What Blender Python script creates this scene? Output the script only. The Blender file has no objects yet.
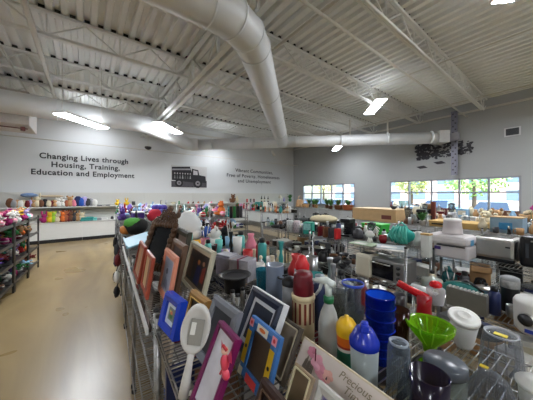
import bpy, bmesh, math, random
from mathutils import Vector, Matrix, Euler
R = random.Random(7)
PI = math.pi; rad = math.radians
COL = bpy.context.scene.collection
RROT = -rad(3.5)                       # the shelving runs 3.5 degrees off the building
CR, SR = math.cos(rad(3.5)), math.sin(rad(3.5))
EYE, FPX, CXP, HY = 1.75, 237.0, 266.5, 195.0
def W(s, v):                            # shelving coordinates -> building coordinates
    return (s*CR + v*SR, -s*SR + v*CR)
def at(px, py, z):                      # where the ray of a photo point meets the level z, in shelving coordinates
    d = (EYE-z)*FPX/(py-HY); r = (px-CXP)/FPX*d
    return r*.831+d*.556, d*.831-r*.556

# ------------------------------------------------------------------ materials
MC = {}
def srgb(c):
    return tuple(((x/255)/12.92 if x/255 <= .04045 else ((x/255+.055)/1.055)**2.4) for x in c)
def mat(rgb, rough=.5, metal=0., vary=.12, scale=18, spec=.5):
    key = ('m', tuple(rgb), rough, metal, vary, scale, spec)
    if key in MC: return MC[key]
    m = bpy.data.materials.new('surface'); m.use_nodes = True; nt = m.node_tree; b = nt.nodes['Principled BSDF']
    c = srgb(rgb)
    b.inputs['Roughness'].default_value = rough; b.inputs['Metallic'].default_value = metal
    b.inputs['Specular IOR Level'].default_value = spec
    if vary:
        t = nt.nodes.new('ShaderNodeTexCoord'); n = nt.nodes.new('ShaderNodeTexNoise'); n.inputs['Scale'].default_value = scale
        n.inputs['Detail'].default_value = 2
        r = nt.nodes.new('ShaderNodeMix'); r.data_type = 'RGBA'
        r.inputs[6].default_value = (*[x*(1-vary) for x in c], 1); r.inputs[7].default_value = (*[min(1, x*(1+vary)) for x in c], 1)
        nt.links.new(t.outputs['Object'], n.inputs['Vector']); nt.links.new(n.outputs['Fac'], r.inputs[0]); nt.links.new(r.outputs[2], b.inputs['Base Color'])
    else: b.inputs['Base Color'].default_value = (*c, 1)
    MC[key] = m; return m
def clear(rgb, fac=.25, rough=.08):
    fac = fac*.75-.04     # thin clear plastic or glass: coloured see-through with a glossy skin
    key = ('c', tuple(rgb), fac, rough)
    if key in MC: return MC[key]
    m = bpy.data.materials.new('clear'); m.use_nodes = True; nt = m.node_tree; nt.nodes.clear()
    o = nt.nodes.new('ShaderNodeOutputMaterial'); mx = nt.nodes.new('ShaderNodeMixShader'); t = nt.nodes.new('ShaderNodeBsdfTransparent')
    g = nt.nodes.new('ShaderNodeBsdfPrincipled'); g.inputs['Base Color'].default_value = (*[x*(.45 if fac < .2 else 1) for x in srgb(rgb)], 1); g.inputs['Roughness'].default_value = rough
    c = srgb(rgb); t.inputs['Color'].default_value = (*[.35+.65*x for x in c], 1) if min(c) > .3 else (*[x**.6 for x in c], 1)
    lw = nt.nodes.new('ShaderNodeLayerWeight'); lw.inputs['Blend'].default_value = .13
    ma = nt.nodes.new('ShaderNodeMath'); ma.operation = 'ADD'; ma.inputs[1].default_value = fac; ma.use_clamp = True
    nt.links.new(lw.outputs['Facing'], ma.inputs[0]); nt.links.new(ma.outputs[0], mx.inputs[0])
    nt.links.new(t.outputs[0], mx.inputs[1]); nt.links.new(g.outputs[0], mx.inputs[2]); nt.links.new(mx.outputs[0], o.inputs[0])
    MC[key] = m; return m
def glow(rgb, s):
    m = bpy.data.materials.new('lamp'); m.use_nodes = True; b = m.node_tree.nodes['Principled BSDF']
    b.inputs['Emission Color'].default_value = (*srgb(rgb), 1); b.inputs['Emission Strength'].default_value = s; return m
CHROME = mat((150, 150, 148), .32, .95, .3)
STEEL = mat((196, 195, 190), .36, 1., .08)
WHITE = mat((225, 224, 218), .45); IVORY = mat((214, 206, 182), .45); BLACK = mat((22, 22, 24), .4); DGREY = mat((60, 62, 66), .5)
GREY = mat((140, 142, 144), .5); PAINT = mat((205, 202, 193), .6, 0, .03)

# ------------------------------------------------------------------ mesh builder
class MB:
    def __init__(s): s.v = []; s.f = []; s.m = []; s.mats = []; s.cur = 0; s.smooth = []
    def mat(s, m):
        if m not in s.mats: s.mats.append(m)
        s.cur = s.mats.index(m); return s
    def add(s, vs, fs, M=None, smooth=False):
        b = len(s.v)
        for p in vs:
            p = Vector(p); s.v.append(tuple(M @ p if M else p))
        for f in fs: s.f.append(tuple(b+i for i in f)); s.m.append(s.cur); s.smooth.append(smooth)
        return s
    def box(s, c, d, M=None, taper=1, bev=0):
        x, y, z = [a/2 for a in d]; cx, cy, cz = c
        if bev:
            bm = bmesh.new(); bmesh.ops.create_cube(bm, size=1)
            for q in bm.verts:
                k = taper if q.co.z > 0 else 1
                q.co = Vector((q.co.x*d[0]*k+cx, q.co.y*d[1]*k+cy, q.co.z*d[2]+cz))
            bmesh.ops.bevel(bm, geom=list(bm.edges), offset=bev, segments=2, affect='EDGES', profile=.5)
            bm.verts.ensure_lookup_table()
            s.add([q.co.copy() for q in bm.verts], [[q.index for q in f.verts] for f in bm.faces], M, False); bm.free(); return s
        vs = [(cx+sx*x*(taper if sz > 0 else 1), cy+sy*y*(taper if sz > 0 else 1), cz+sz*z) for sz in (-1, 1) for sx, sy in ((-1, -1), (1, -1), (1, 1), (-1, 1))]
        return s.add(vs, [(3, 2, 1, 0), (4, 5, 6, 7), (0, 1, 5, 4), (1, 2, 6, 5), (2, 3, 7, 6), (3, 0, 4, 7)], M)
    def lathe(s, prof, n=16, M=None, c=(0, 0, 0)):
        vs = []; fs = []; k = len(prof)
        for i in range(n):
            a = 2*PI*i/n
            for r, z in prof: vs.append((c[0]+r*math.cos(a), c[1]+r*math.sin(a), c[2]+z))
        for i in range(n):
            j = (i+1) % n
            for q in range(k-1): fs.append((i*k+q, j*k+q, j*k+q+1, i*k+q+1))
        return s.add(vs, fs, M, True)
    def tube(s, pts, r, n=6, M=None, caps=True):
        pts = [Vector(p) for p in pts]; vs = []; fs = []; rr = r if isinstance(r, (list, tuple)) else [r]*len(pts)
        up = None
        for i, p in enumerate(pts):
            t = (pts[min(i+1, len(pts)-1)]-pts[max(i-1, 0)]).normalized()
            if up is None: up = t.orthogonal().normalized()
            up = (up-t*up.dot(t));  up = up.normalized() if up.length > 1e-5 else t.orthogonal().normalized()
            w = t.cross(up)
            for k in range(n):
                a = 2*PI*k/n; vs.append(p+(up*math.cos(a)+w*math.sin(a))*rr[i])
        for i in range(len(pts)-1):
            for k in range(n): fs.append((i*n+k, i*n+(k+1) % n, (i+1)*n+(k+1) % n, (i+1)*n+k))
        if caps: fs += [tuple(range(n))[::-1], tuple((len(pts)-1)*n+k for k in range(n))]
        return s.add(vs, fs, M, n > 4)
    def ball(s, c, r, n=10, M=None, lump=0, seed=0):
        r = r if isinstance(r, (tuple, list)) else (r, r, r); vs = []; fs = []; q = n//2+1; rg = random.Random(seed)
        for i in range(q+1):
            t = PI*i/q
            for k in range(n):
                a = 2*PI*k/n; g = 1+(rg.uniform(-lump, lump) if 0 < i < q else 0)
                vs.append((c[0]+r[0]*g*math.sin(t)*math.cos(a), c[1]+r[1]*g*math.sin(t)*math.sin(a), c[2]-r[2]*g*math.cos(t)))
        for i in range(q):
            for k in range(n): fs.append((i*n+k, i*n+(k+1) % n, (i+1)*n+(k+1) % n, (i+1)*n+k))
        return s.add(vs, fs, M, True)
    def poly(s, pts, M=None): return s.add(pts, [tuple(range(len(pts)))], M)
    def mesh(s, name):
        me = bpy.data.meshes.new(name); me.from_pydata(s.v, [], s.f)
        for m in (s.mats or [WHITE]): me.materials.append(m)
        me.polygons.foreach_set('material_index', s.m); me.polygons.foreach_set('use_smooth', s.smooth); me.update(); return me
    def build(s, name, parent=None, m=None, label=None):
        if m and not s.mats: s.mats = [m]
        o = bpy.data.objects.new(name, s.mesh(name)); COL.objects.link(o)
        if parent: o.parent = parent
        if label: o['label'] = label
        return o
THINGS = []
def tag(o, label, cat, group=None):
    if label: o['label'] = label
    o['category'] = cat
    if group: o['group'] = group
    return o
def root(name, x, y, z, rz=0., label=None, cat=None, group=None, rx=0, ry=0):
    o = bpy.data.objects.new(name, None); COL.objects.link(o); o.empty_display_size = .1
    o.location = (x, y, z); o.rotation_euler = (rx, ry, rz)
    if cat: tag(o, label, cat, group)
    return o
def struct(o): o['kind'] = 'structure'; return o
def rroot(name, s, v, z, yaw=0., label=None, cat=None, group=None, rx=0, ry=0):
    x, y = W(s, v); return root(name, x, y, z, RROT+yaw, label, cat, group, rx, ry)
BUSY = []                               # (s, v, z, radius) of what already stands on the shelves
def busy(s, v, z, r): BUSY.append((s, v, z, r))
def is_free(s, v, z, r): return all(abs(z-b[2]) > .25 or (s-b[0])**2+(v-b[1])**2 > (r+b[3])**2*.95 for b in BUSY)

# ================================================================== BUILDING
X0, X1, Y0, Y1, ZD = -7.5, 11.7, -7.0, 12.2, 5.28
# floor: tan polished concrete
fm = bpy.data.materials.new('polished_concrete'); fm.use_nodes = True; nt = fm.node_tree; b = nt.nodes['Principled BSDF']
tc = nt.nodes.new('ShaderNodeTexCoord'); mp = nt.nodes.new('ShaderNodeMapping'); mp.inputs['Scale'].default_value = (1.6, .35, 1); mp.inputs['Rotation'].default_value = (0, 0, .5)
n1 = nt.nodes.new('ShaderNodeTexNoise'); n1.inputs['Scale'].default_value = .9; n1.inputs['Detail'].default_value = 5; n1.inputs['Roughness'].default_value = .55; n1.inputs['Distortion'].default_value = 1.2
cr = nt.nodes.new('ShaderNodeValToRGB'); cr.color_ramp.elements[0].position = .3; cr.color_ramp.elements[0].color = (*srgb((112, 92, 60)), 1)
cr.color_ramp.elements[1].position = .72; cr.color_ramp.elements[1].color = (*srgb((158, 136, 94)), 1)
n2 = nt.nodes.new('ShaderNodeTexNoise'); n2.inputs['Scale'].default_value = 1.2; n2.inputs['Detail'].default_value = 2
rr = nt.nodes.new('ShaderNodeMapRange'); rr.inputs[3].default_value = .2; rr.inputs[4].default_value = .42
nt.links.new(tc.outputs['Object'], mp.inputs[0]); nt.links.new(mp.outputs[0], n1.inputs['Vector']); nt.links.new(n1.outputs['Fac'], cr.inputs[0]); nt.links.new(cr.outputs[0], b.inputs['Base Color'])
nt.links.new(tc.outputs['Object'], n2.inputs['Vector']); nt.links.new(n2.outputs['Fac'], rr.inputs[0]); nt.links.new(rr.outputs[0], b.inputs['Roughness'])
struct(MB().box(((X0+X1)/2, (Y0+Y1)/2, -.1), (X1-X0+.6, Y1-Y0+.6, .2)).build('floor', m=fm))
# ceiling: white painted ribbed steel deck, ribs along y
DECK = mat((226, 227, 224), .6, 0, .04, 3)
mb = MB(); mb.mat(DECK); vs = []; fs = []; x = X0
prof = []
while x < X1:
    prof += [(x, 0), (x+.09, 0), (x+.115, .075), (x+.205, .075)]; x += .23
for px_, pz in prof: vs += [(px_, Y0, ZD+pz), (px_, Y1, ZD+pz)]
for i in range(len(prof)-1): fs.append((2*i, 2*i+1, 2*i+3, 2*i+2))
mb.add(vs, fs); mb.box(((X0+X1)/2, (Y0+Y1)/2, ZD+.15), (X1-X0+.6, Y1-Y0+.6, .12)); struct(mb.build('ceiling'))
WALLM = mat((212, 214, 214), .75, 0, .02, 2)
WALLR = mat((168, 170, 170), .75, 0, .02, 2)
def wall(name, c, d, m=WALLM): return struct(MB().box(c, d).build(name, m=m))
wb = MB(); wb.mat(WALLM).box(((X0+X1)/2, Y1+.1, 2.65), (X1-X0+.4, .2, 5.3))
for xj in (-4.2, -.8+2.75, 5.6, 8.9): wb.box((xj, Y1-.002, 2.65), (.012, .006, 5.3))
struct(wb.build('wall_back'))
wall('wall_left', (X0-.1, (Y0+Y1)/2, 2.65), (.2, Y1-Y0, 5.3)); wall('wall_front', ((X0+X1)/2, Y0-.1, 2.65), (X1-X0+.4, .2, 5.3))
WZ0, WZ1, WZT = 1.15, 2.41, 1.85
WIN = [(1.15, 5.52), (7.37, 11.3)]
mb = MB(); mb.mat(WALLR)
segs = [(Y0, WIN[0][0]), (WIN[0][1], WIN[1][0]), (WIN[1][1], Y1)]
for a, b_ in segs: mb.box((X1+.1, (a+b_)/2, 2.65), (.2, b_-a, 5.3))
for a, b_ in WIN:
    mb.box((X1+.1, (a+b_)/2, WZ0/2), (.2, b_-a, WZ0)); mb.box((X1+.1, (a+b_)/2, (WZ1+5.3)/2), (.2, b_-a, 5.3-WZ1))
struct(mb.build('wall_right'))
mb = MB(); mb.mat(PAINT).box((X1-.04, (Y0+Y1)/2, 4.93), (.08, Y1-Y0, .06)); mb.box(((X0+X1)/2, Y1-.04, 4.93), (X1-X0, .08, .06)); struct(mb.build('trim_1'))
ALU = mat((150, 152, 158), .4, .6, .04)
mulls = [[1.15, 1.97, 2.83, 3.78, 4.66, 5.52], [7.37, 8.15, 8.95, 9.75, 10.5, 11.3]]
GL = clear((235, 245, 245), .03, .03)
for i, (a, b_) in enumerate(WIN):
    mb = MB(); mb.mat(ALU)
    for y in mulls[i]: mb.box((X1+.05, min(max(y, a+.03), b_-.03), (WZ0+WZ1)/2), (.1, .06, WZ1-WZ0))
    for z in (WZ0+.03, WZ1-.03): mb.box((X1+.05, (a+b_)/2, z), (.1, b_-a, .06))
    mb.box((X1+.05, (a+b_)/2, WZT), (.09, b_-a, .05))
    w = struct(mb.build('window_%d' % (i+1)))
    for j in range(5):
        y0, y1 = mulls[i][j], mulls[i][j+1]
        struct(MB().box((X1+.06, (y0+y1)/2, (WZ0+WZ1)/2), (.008, y1-y0-.05, WZ1-WZ0-.08)).build('pane', w, GL))
    struct(MB().box((X1-.02, (a+b_)/2, WZ0-.02), (.14, b_-a+.1, .04)).build('window_sill', w, ALU))

# open-web joists along x
ys = [10.25, 8.2, 6.15, 4.1, 2.05, 0, -2.05, -4.1]
ordn = ['first', 'second', 'third', 'fourth', 'fifth', 'sixth', 'seventh', 'eighth', 'ninth', 'tenth', 'eleventh', 'twelfth']
JT = mat((222, 223, 219), .55, 0, .04)
def joist_parts():
    t = MB(); t.mat(JT).box((0, -.03, 5.24), (19.1, .05, .055)); t.box((0, .03, 5.24), (19.1, .05, .055))
    bt = MB(); bt.mat(JT).box((0, -.028, 4.80), (18.2, .045, .05)); bt.box((0, .028, 4.80), (18.2, .045, .05))
    w = MB(); w.mat(JT); x = -9.3
    while x < 8.9:
        w.tube([(x, 0, 5.22), (x+.6, 0, 4.81)], .017, 6); w.tube([(x+.6, 0, 4.81), (x+1.2, 0, 5.22)], .017, 6); w.tube([(x+.6, 0, 4.81), (x+.6, 0, 5.22)], .013, 6); x += 1.2
    c = MB(); c.mat(mat((44, 42, 40), .9)); x = X0; c.box((0, 0, 5.2805), (19.1, .07, .004))  # dark strip and blocks standing in for the shadow in the open deck flutes
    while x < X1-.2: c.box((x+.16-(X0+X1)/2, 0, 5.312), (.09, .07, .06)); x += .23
    return t.mesh('top_chord'), bt.mesh('bottom_chord'), w.mesh('web'), c.mesh('flute_shadows')
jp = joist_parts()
for i, y in enumerate(ys):
    r_ = root('roof_joist', (X0+X1)/2, y, 0, 0, 'white open-web steel roof joist, the %s one out from the lettered wall' % ordn[i], 'joist', 'roof joists')
    for n_, me in zip(('top_chord', 'bottom_chord', 'web', 'flute_shadows'), jp):
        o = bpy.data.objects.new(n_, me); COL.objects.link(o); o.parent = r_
# girder along y
g = root('roof_girder', 2.12, 2.6, 0, 0, 'deep white lattice girder crossing under all the joists', 'girder')
for nm, z in (('top_chord', 5.13), ('bottom_chord', 4.42)):
    m_ = MB(); m_.mat(JT)
    for sx in (-.09, .09): m_.box((sx, 0, z), (.1, 19, .02)); m_.box((sx*.5, 0, z+.05), (.015, 19, .1))
    m_.build(nm, g)
w = MB(); w.mat(JT); y = -9.4
while y < 9: w.box((0, y, 4.78), (.05, .05, .7)); w.tube([(0, y, 5.13), (0, y+.7, 4.45)], .025, 5); w.tube([(0, y+.7, 4.45), (0, y+1.4, 5.13)], .025, 5); y += 1.4
w.build('web', g)
# pipes and conduits
def pipe(name, pts, r, label, m=PAINT, cat='pipe'):
    return tag(MB().tube(pts, r, 8).build(name, m=m), label, cat)
pipe('sprinkler_pipe', [(-.75, Y0+.1, 4.7), (-.75, Y1-.1, 4.7)], .045, 'white sprinkler pipe running towards the lettered wall above the floor aisle')
pipe('conduit', [(-1.35, Y0+.1, 4.72), (-1.35, Y1-.1, 4.72)], .018, 'thin white conduit beside the sprinkler pipe above the floor aisle', cat='conduit')
pipe('sprinkler_pipe', [(3.35, Y0+.1, 5.02), (3.35, Y1-.1, 5.02)], .03, 'white sprinkler pipe just beyond the lattice girder')
pipe('conduit', [(10.5, Y0+.1, 5.03), (10.5, Y1-.1, 5.03)], .025, 'white conduit under the deck close to the window wall', cat='conduit')
pipe('conduit', [(7.0, Y0+.1, 5.03), (7.0, Y1-.1, 5.03)], .02, 'white conduit under the deck midway to the window wall', cat='conduit')
pipe('conduit', [(X0+.1, 2.55, 4.72), (X1-.2, 2.55, 4.72)], .025, 'white conduit slung beside the joist over the near shelving', cat='conduit')
pipe('sprinkler_pipe', [(X0+.1, 11.6, 3.75), (X1-.2, 11.6, 3.75)], .02, 'thin white pipe strung along the lettered wall below the ducts')

# ducts
DM = mat((222, 224, 224), .45, .1, .03, 4)
def arc(p0, c, ang, n):
    c = Vector(c); d = Vector(p0)-c; return [tuple(c+Matrix.Rotation(ang*i/n, 3, 'Z') @ d) for i in range(1, n+1)]
DUCTS = root('duct_system', 6.55, 7.5, 3.99, 0, 'white round ductwork of three joined runs bending beneath the roof joists', 'duct')
def duct(name, pts, r, label, seams):
    t = DUCTS; o = Vector((6.55, 7.5, 3.99))
    P = [Vector(p)-o for p in pts]
    s_ = MB(); s_.mat(DM).tube(P, r, 28)
    for a, d in seams:
        a = Vector(a)-o; d = Vector(d).normalized()*.012; s_.tube([a-d, a+d], r+.012, 28)
    s_.build('duct_run', t); return t
q = math.sqrt(.5); ZP = 3.99
# X run -> 45 degree elbow -> diagonal run
Rc = 1.25; tl = Rc*math.tan(PI/8); e0 = Vector((1.67-tl, 2.62, ZP)); pts = [(-6.5, 2.62, ZP), tuple(e0)]
el = arc(e0, (e0.x, e0.y+Rc, ZP), PI/4, 3); pts += el; end = Vector((6.55, 7.5, ZP)); pts.append(tuple(end))
dg = (end-Vector(el[-1])).normalized()
sm = [((x, 2.62, ZP), (1, 0, 0)) for x in (-5, -3.2, -1.4, .2)]+[(tuple(e0), (1, 0, 0)), (el[0], (1, .35, 0)), (el[1], (1, .7, 0)), (el[2], (1, 1, 0))]
sm += [(tuple(Vector(el[-1])+dg*k), tuple(dg)) for k in (1.6, 3.2, 4.8)]
duct('spiral_duct', pts, .25, 'big white round duct with an elbow crossing over the shelves', sm)
duct('spiral_duct', [(6.55-4.9*q*1.0+.6, 7.55+4.9*q-.45, ZP), (10.95, 3.3, ZP)], .225, 'straight white duct spanning above the mural end of the room', [((6.55+k*q, 7.55-k*q, ZP), (1, -1, 0)) for k in (-3, -1.2, .6, 2.4, 4.2, 5.8)])
duct('spiral_duct', [(-3.2, 8.3, ZP), (1.2, 8.3, ZP), (1.55, 8.4, ZP), (3.42, 10.27, ZP), (3.75, 10.38, ZP), (4.0, 10.2, ZP)], .27, 'white round duct passing in front of the first wall slogan', [((x, 8.3, ZP), (1, 0, 0)) for x in (-2.4, -.6)]+[((1.55, 8.4, ZP), (1, 1, 0)), ((3.35, 10.2, ZP), (1, 1, 0))])
MB().mat(mat((190, 190, 188), .5)).box((0, 0, 0), (.36, .5, .46), Matrix.Translation((11.02-6.55, 3.23-7.5, 0)) @ Matrix.Rotation(-PI/4, 4, 'Z'), bev=.01).build('register_box', DUCTS)
for i, (x, y) in enumerate(((9.63, 4.62), (8.6, 5.65))):
    tag(MB().mat(PAINT).box((0, 0, 0), (.05, .05, .62)).build('duct_hanger'), ['white strap hanging the duct, the one closer to the windows', 'white strap hanging the duct, the one farther from the windows'][i], 'hanger', 'duct hangers').location = (x, y, 4.525)
# heater box hung at left
t = root('air_handler', -2.35, 9.45, 3.6, 0, 'boxy white air handler hanging above the gondola of cushions', 'air handler')
MB().mat(mat((196, 190, 184), .5)).box((0, 0, .45), (2.3, 1.2, .9), bev=.02).build('casing', t)
MB().mat(mat((90, 40, 38), .5)).tube([(1.0, -.4, -.02), (1.0, -.4, -.12)], .05, 8).tube([(.3, -.4, -.06), (1.1, -.4, -.06)], .015, 6).build('drain_pipe', t)
# ceiling lights, all turned 45 degrees
GLOW, GLOW2, GLOW3 = glow((242, 247, 255), 128), glow((242, 247, 255), 42), glow((242, 247, 255), 60)
UPL = glow((242, 247, 255), 26)
def lamp(x, y, z, label, g=None):
    t = root('ceiling_light', x, y, z, PI/4, label, 'ceiling light', 'flat ceiling lights')
    MB().mat(WHITE).box((0, 0, .035), (1.3, .34, .05), bev=.01).build('housing', t)
    MB().mat(g or GLOW).box((0, 0, .003), (1.24, .29, .012)).build('diffuser', t)
    MB().mat(UPL).box((0, 0, .062), (1.1, .06, .004)).build('added_uplight', t)  # made-up glowing strip, added on the housing to lighten the deck above
    MB().mat(PAINT).tube([(-.55, 0, .05), (-.55, 0, 5.26-z)], .006, 5).tube([(.55, 0, .05), (.55, 0, 5.26-z)], .006, 5).build('hanging_wires', t)
def latw(px, py, z):
    d = (z-EYE)*FPX/(HY-py); u = (px-CXP)/FPX; return (.606+.795*u)*d, (.795-.606*u)*d
x, y = latw(83.5, 122, 3.6); lamp(x, y, 3.6, 'lit ceiling light above the slogan about changing lives')
x, y = latw(168.5, 128.6, 3.9); lamp(x, y, 3.9, 'lit ceiling light against the bend of the white duct')
x, y = latw(374.5, 107.5, 4.5); lamp(x, y, 4.5, 'lit ceiling light hanging in front of the straight white duct')
lamp(5.5, 11.0, 4.4, 'ceiling light hidden behind the straight duct near the second slogan', GLOW2)
lamp(.1, 11.0, 4.65, 'unseen ceiling light added behind the bent duct to brighten the first slogan wall', GLOW2)  # lamp added out of sight to brighten the left stretch of wall
x, y = latw(337, 148.3, 4.1); lamp(x, y, 4.1, 'small-looking lit ceiling light above the gap between the two windows', GLOW3)
for i, (x, y) in enumerate(((.6, -3.2), (6.2, -3.6), (9.6, -1.6), (-4.3, 3.4), (-5, -2.2), (4.9, .3), (9.9, 8.9))):
    if (x, y) == (9.9, 8.9): continue
    lamp(x, y, 4.85 if i == 5 else 4.5, 'lit ceiling light outside the photographed view, %s of its kind' % ordn[i])
for (px, py, z, lb) in ((273, 153, 3.7, 'small white spotlight under the duct above the second slogan'), (148, 148, 3.7, 'small dark dome camera hanging near the slogan wall')):
    x, y = latw(px, py, z); t = root('spotlight' if 'dome' not in lb else 'dome_camera', x, y, z, .4, lb, 'spotlight' if 'dome' not in lb else 'camera')
    MB().mat(PAINT).tube([(0, 0, .05), (0, 0, 5.25-z)], .008, 5).build('hanger', t)
    if 'dome' in lb: MB().mat(DGREY).lathe([(0, -.08), (.09, -.05), (.13, .0), (.13, .05), (0, .06)], 14).build('housing', t)
    else: MB().mat(WHITE).tube([(-.12, 0, .06), (.14, 0, -.08)], [.05, .07], 12).build('housing', t)

# wall writing
INK = mat((38, 38, 42), .6, 0, 0)
def writing(body, x, z, size, label, off=.0, wide=1.0, name='wall_lettering'):
    cu = bpy.data.curves.new(name, 'FONT'); cu.body = body; cu.size = size; cu.align_x = 'CENTER'; cu.extrude = .004; cu.offset = off; cu.space_character = 1.08
    cu.materials.append(INK); o = bpy.data.objects.new(name, cu); COL.objects.link(o)
    o.location = (x, Y1-.008, z); o.rotation_euler = (PI/2, 0, 0); o.scale = (wide, 1, 1)
    dgph = bpy.context.evaluated_depsgraph_get(); me = bpy.data.meshes.new_from_object(o.evaluated_get(dgph))
    bpy.data.objects.remove(o); o = bpy.data.objects.new(name, me); COL.objects.link(o)
    o.location = (x, Y1-.008, z); o.rotation_euler = (PI/2, 0, 0); o.scale = (wide, 1, 1)
    return tag(o, label, 'lettering', 'wall slogans')
for l, z, k in (('Changing Lives through', 3.14, 'top'), ('Housing, Training,', 2.83, 'middle'), ('Education and Employment', 2.52, 'bottom')):
    writing(l, .06, z, .29, 'bold black wall lettering, %s line of the changing lives slogan' % k, .007, .97)
for l, z, k in (('Vibrant Communities,', 3.12, 'top'), ('Free of Poverty, Homelessness', 2.81, 'middle'), ('and Unemployment', 2.50, 'bottom')):
    writing(l, 8.4, z, .285, 'thin black wall lettering, %s line of the vibrant communities slogan' % k, .001, 1.02)
# truck photo panel
t = root('photo_panel', 4.28, Y1-.02, 2.7, 0, 'black and white photo panel of an old truck on the wall', 'photo panel')
MB().mat(mat((200, 198, 196), .5)).box((0, 0, 0), (1.85, .03, 1.1)).build('panel', t)
a = MB()
def P2(c, pts, dy=0): a.mat(mat(c, .5, 0, .2, 9)).poly([(x, -.016-dy, z) for x, z in pts])
P2((70, 66, 70), [(-.92, -.55), (.92, -.55), (.92, -.2), (-.92, -.25)]); P2((24, 22, 26), [(-.9, -.2), (-.9, .45), (.0, .52), (.15, .1), (.15, -.3)], .001)
P2((150, 146, 150), [(-.9, .28), (-.88, .36), (.02, .42), (.04, .34)], .002); P2((26, 24, 28), [(.1, -.3), (.1, .42), (.45, .36), (.5, .1), (.85, .05), (.88, -.3)], .002)
P2((190, 186, 190), [(.18, .1), (.18, .34), (.4, .3), (.42, .1)], .003)
for cx_, rr_ in ((-.55, .2), (.42, .24)):
    for kk, (c, f_) in enumerate((((14, 14, 16), 1), ((130, 126, 130), .55), ((30, 30, 34), .2))): P2(c, [(cx_+rr_*f_*math.cos(i*PI/9), -.34+rr_*f_*math.sin(i*PI/9)) for i in range(18)], .004+kk*.001)
for i in range(7): xx = -.8+i*.13; P2((120+R.randint(-40, 60),)*3, [(xx, -.12), (xx+.04, .1), (xx+.08, -.12)], .004); P2((165, 160, 160), [(xx+.04+.035*math.cos(j*PI/4), .14+.04*math.sin(j*PI/4)) for j in range(8)], .004)
a.build('truck_picture', t)
# tree mural on window wall
t = root('tree_mural', X1-.012, 3.4, 3.45, -PI/2, 'dark leafy tree decal on the wall above the wide window', 'mural')
a = MB(); a.mat(mat((40, 38, 46), .6, 0, .3, 6)); rg = random.Random(3)
for i in range(300):
    # x axis local: + is towards the text wall
    u = rg.random()**1.2; xx = -.95+u*1.95; zz = rg.uniform(.05, .5)-.25*max(0, u-.55) if rg.random() < .6 else rg.uniform(-.15, .12)
    rr_ = rg.uniform(.02, .075)*(1-.35*u); n_ = 7
    a.poly([(xx+rr_*1.5*math.cos(j*2*PI/n_)*rg.uniform(.6, 1.2), -.002-.00002*i, zz+rr_*math.sin(j*2*PI/n_)*rg.uniform(.5, 1.2)) for j in range(n_)])
for z0, x0 in ((-.45, -.95), (-.32, -.3)): a.poly([(x0, -.004, z0), (x0+.15, -.004, z0-.1), (x0+.45, -.004, z0-.08), (x0+.3, -.004, z0+.03)])
a.poly([(-.24, -.008, .3), (-.2, -.008, .3), (-.14, -.008, -.2), (-.22, -.008, -.2)])
a.build('tree_silhouette', t)
# perforated strut and vent on window wall
t = root('strut_channel', X1-.2, 2.93, 0, -PI/2, 'tall perforated grey strut channel with a small box, in front of the mural', 'strut channel')
a = MB(); a.mat(mat((128, 128, 142), .45, .3)).box((0, 0, 3.78), (.2, .05, 2.5))
a.mat(mat((60, 58, 70), .6))
for i in range(20): a.box((-.04 if i % 2 else .04, .027*-1, 2.62+i*.121), (.05, .004, .055))
a.build('channel', t); MB().mat(mat((150, 150, 160), .5)).box((0, -.08, 4.02), (.36, .1, .3), bev=.01).build('junction_box', t)
MB().mat(STEEL).box((.0, .1, 2.7), (.06, .16, .04)).box((.0, .1, 4.8), (.06, .16, .04)).build('bracket', t)
t = root('wall_vent', X1-.02, 1.36, 3.93, -PI/2, 'small dark louvred vent high on the window wall', 'vent')
MB().mat(WALLM).box((0, 0, 0), (.4, .03, .3)).mat(DGREY).box((0, -.016, 0), (.32, .004, .22)).build('frame', t); a = MB(); a.mat(DGREY)
for i in range(6): a.box((0, -.022, -.1+i*.04), (.3, .02, .03))
a.build('louvres', t)

# ================================================================== OUTSIDE
struct(MB().mat(mat((150, 150, 152), .9, 0, .1, 2)).box((42, 5, -.15), (60, 120, .1)).build('parking_ground'))
def car(x, y, rz, rgb, label):
    t = root('car', x, y, -.1, rz, label, 'car', 'parked cars outside')
    pm = mat(rgb, .25, .2, .02); b_ = MB(); b_.mat(pm)
    sec = [(-2.25, .35, .75, .8), (-2.1, .3, .95, .88), (-1.2, .3, 1.0, .9), (1.0, .3, .98, .9), (2.0, .3, .85, .86), (2.25, .38, .65, .78)]
    vs = []; fs = []
    for x_, z0, z1, hw in sec: vs += [(x_, -hw, z0), (x_, -hw, z1-.12), (x_, -hw*.9, z1), (x_, hw*.9, z1), (x_, hw, z1-.12), (x_, hw, z0)]
    for i in range(5):
        for k in range(6): fs.append((i*6+k, i*6+(k+1) % 6, i*6+6+(k+1) % 6, i*6+6+k))
    fs += [tuple(range(5, -1, -1)), tuple(30+k for k in range(6))]; b_.add(vs, fs, None, False); b_.build('body', t)
    MB().mat(mat((60, 70, 82), .1, .3, .02)).add([(-1.7, -.8, .95), (1.2, -.8, .95), (1.2, .8, .95), (-1.7, .8, .95), (-1.1, -.62, 1.42), (.35, -.62, 1.42), (.35, .62, 1.42), (-1.1, .62, 1.42)], [(4, 5, 6, 7), (0, 1, 5, 4), (1, 2, 6, 5), (2, 3, 7, 6), (3, 0, 4, 7)]).build('windows', t)
    MB().mat(pm).box((-.38, 0, 1.44), (1.5, 1.28, .05), bev=.015).build('roof', t)
    for sx in (-1.35, 1.35):
        for sy in (-.8, .8): MB().mat(BLACK).tube([(sx, sy-.1, .33), (sx, sy+.1, .33)], .33, 16).build('wheel', t)
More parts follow.
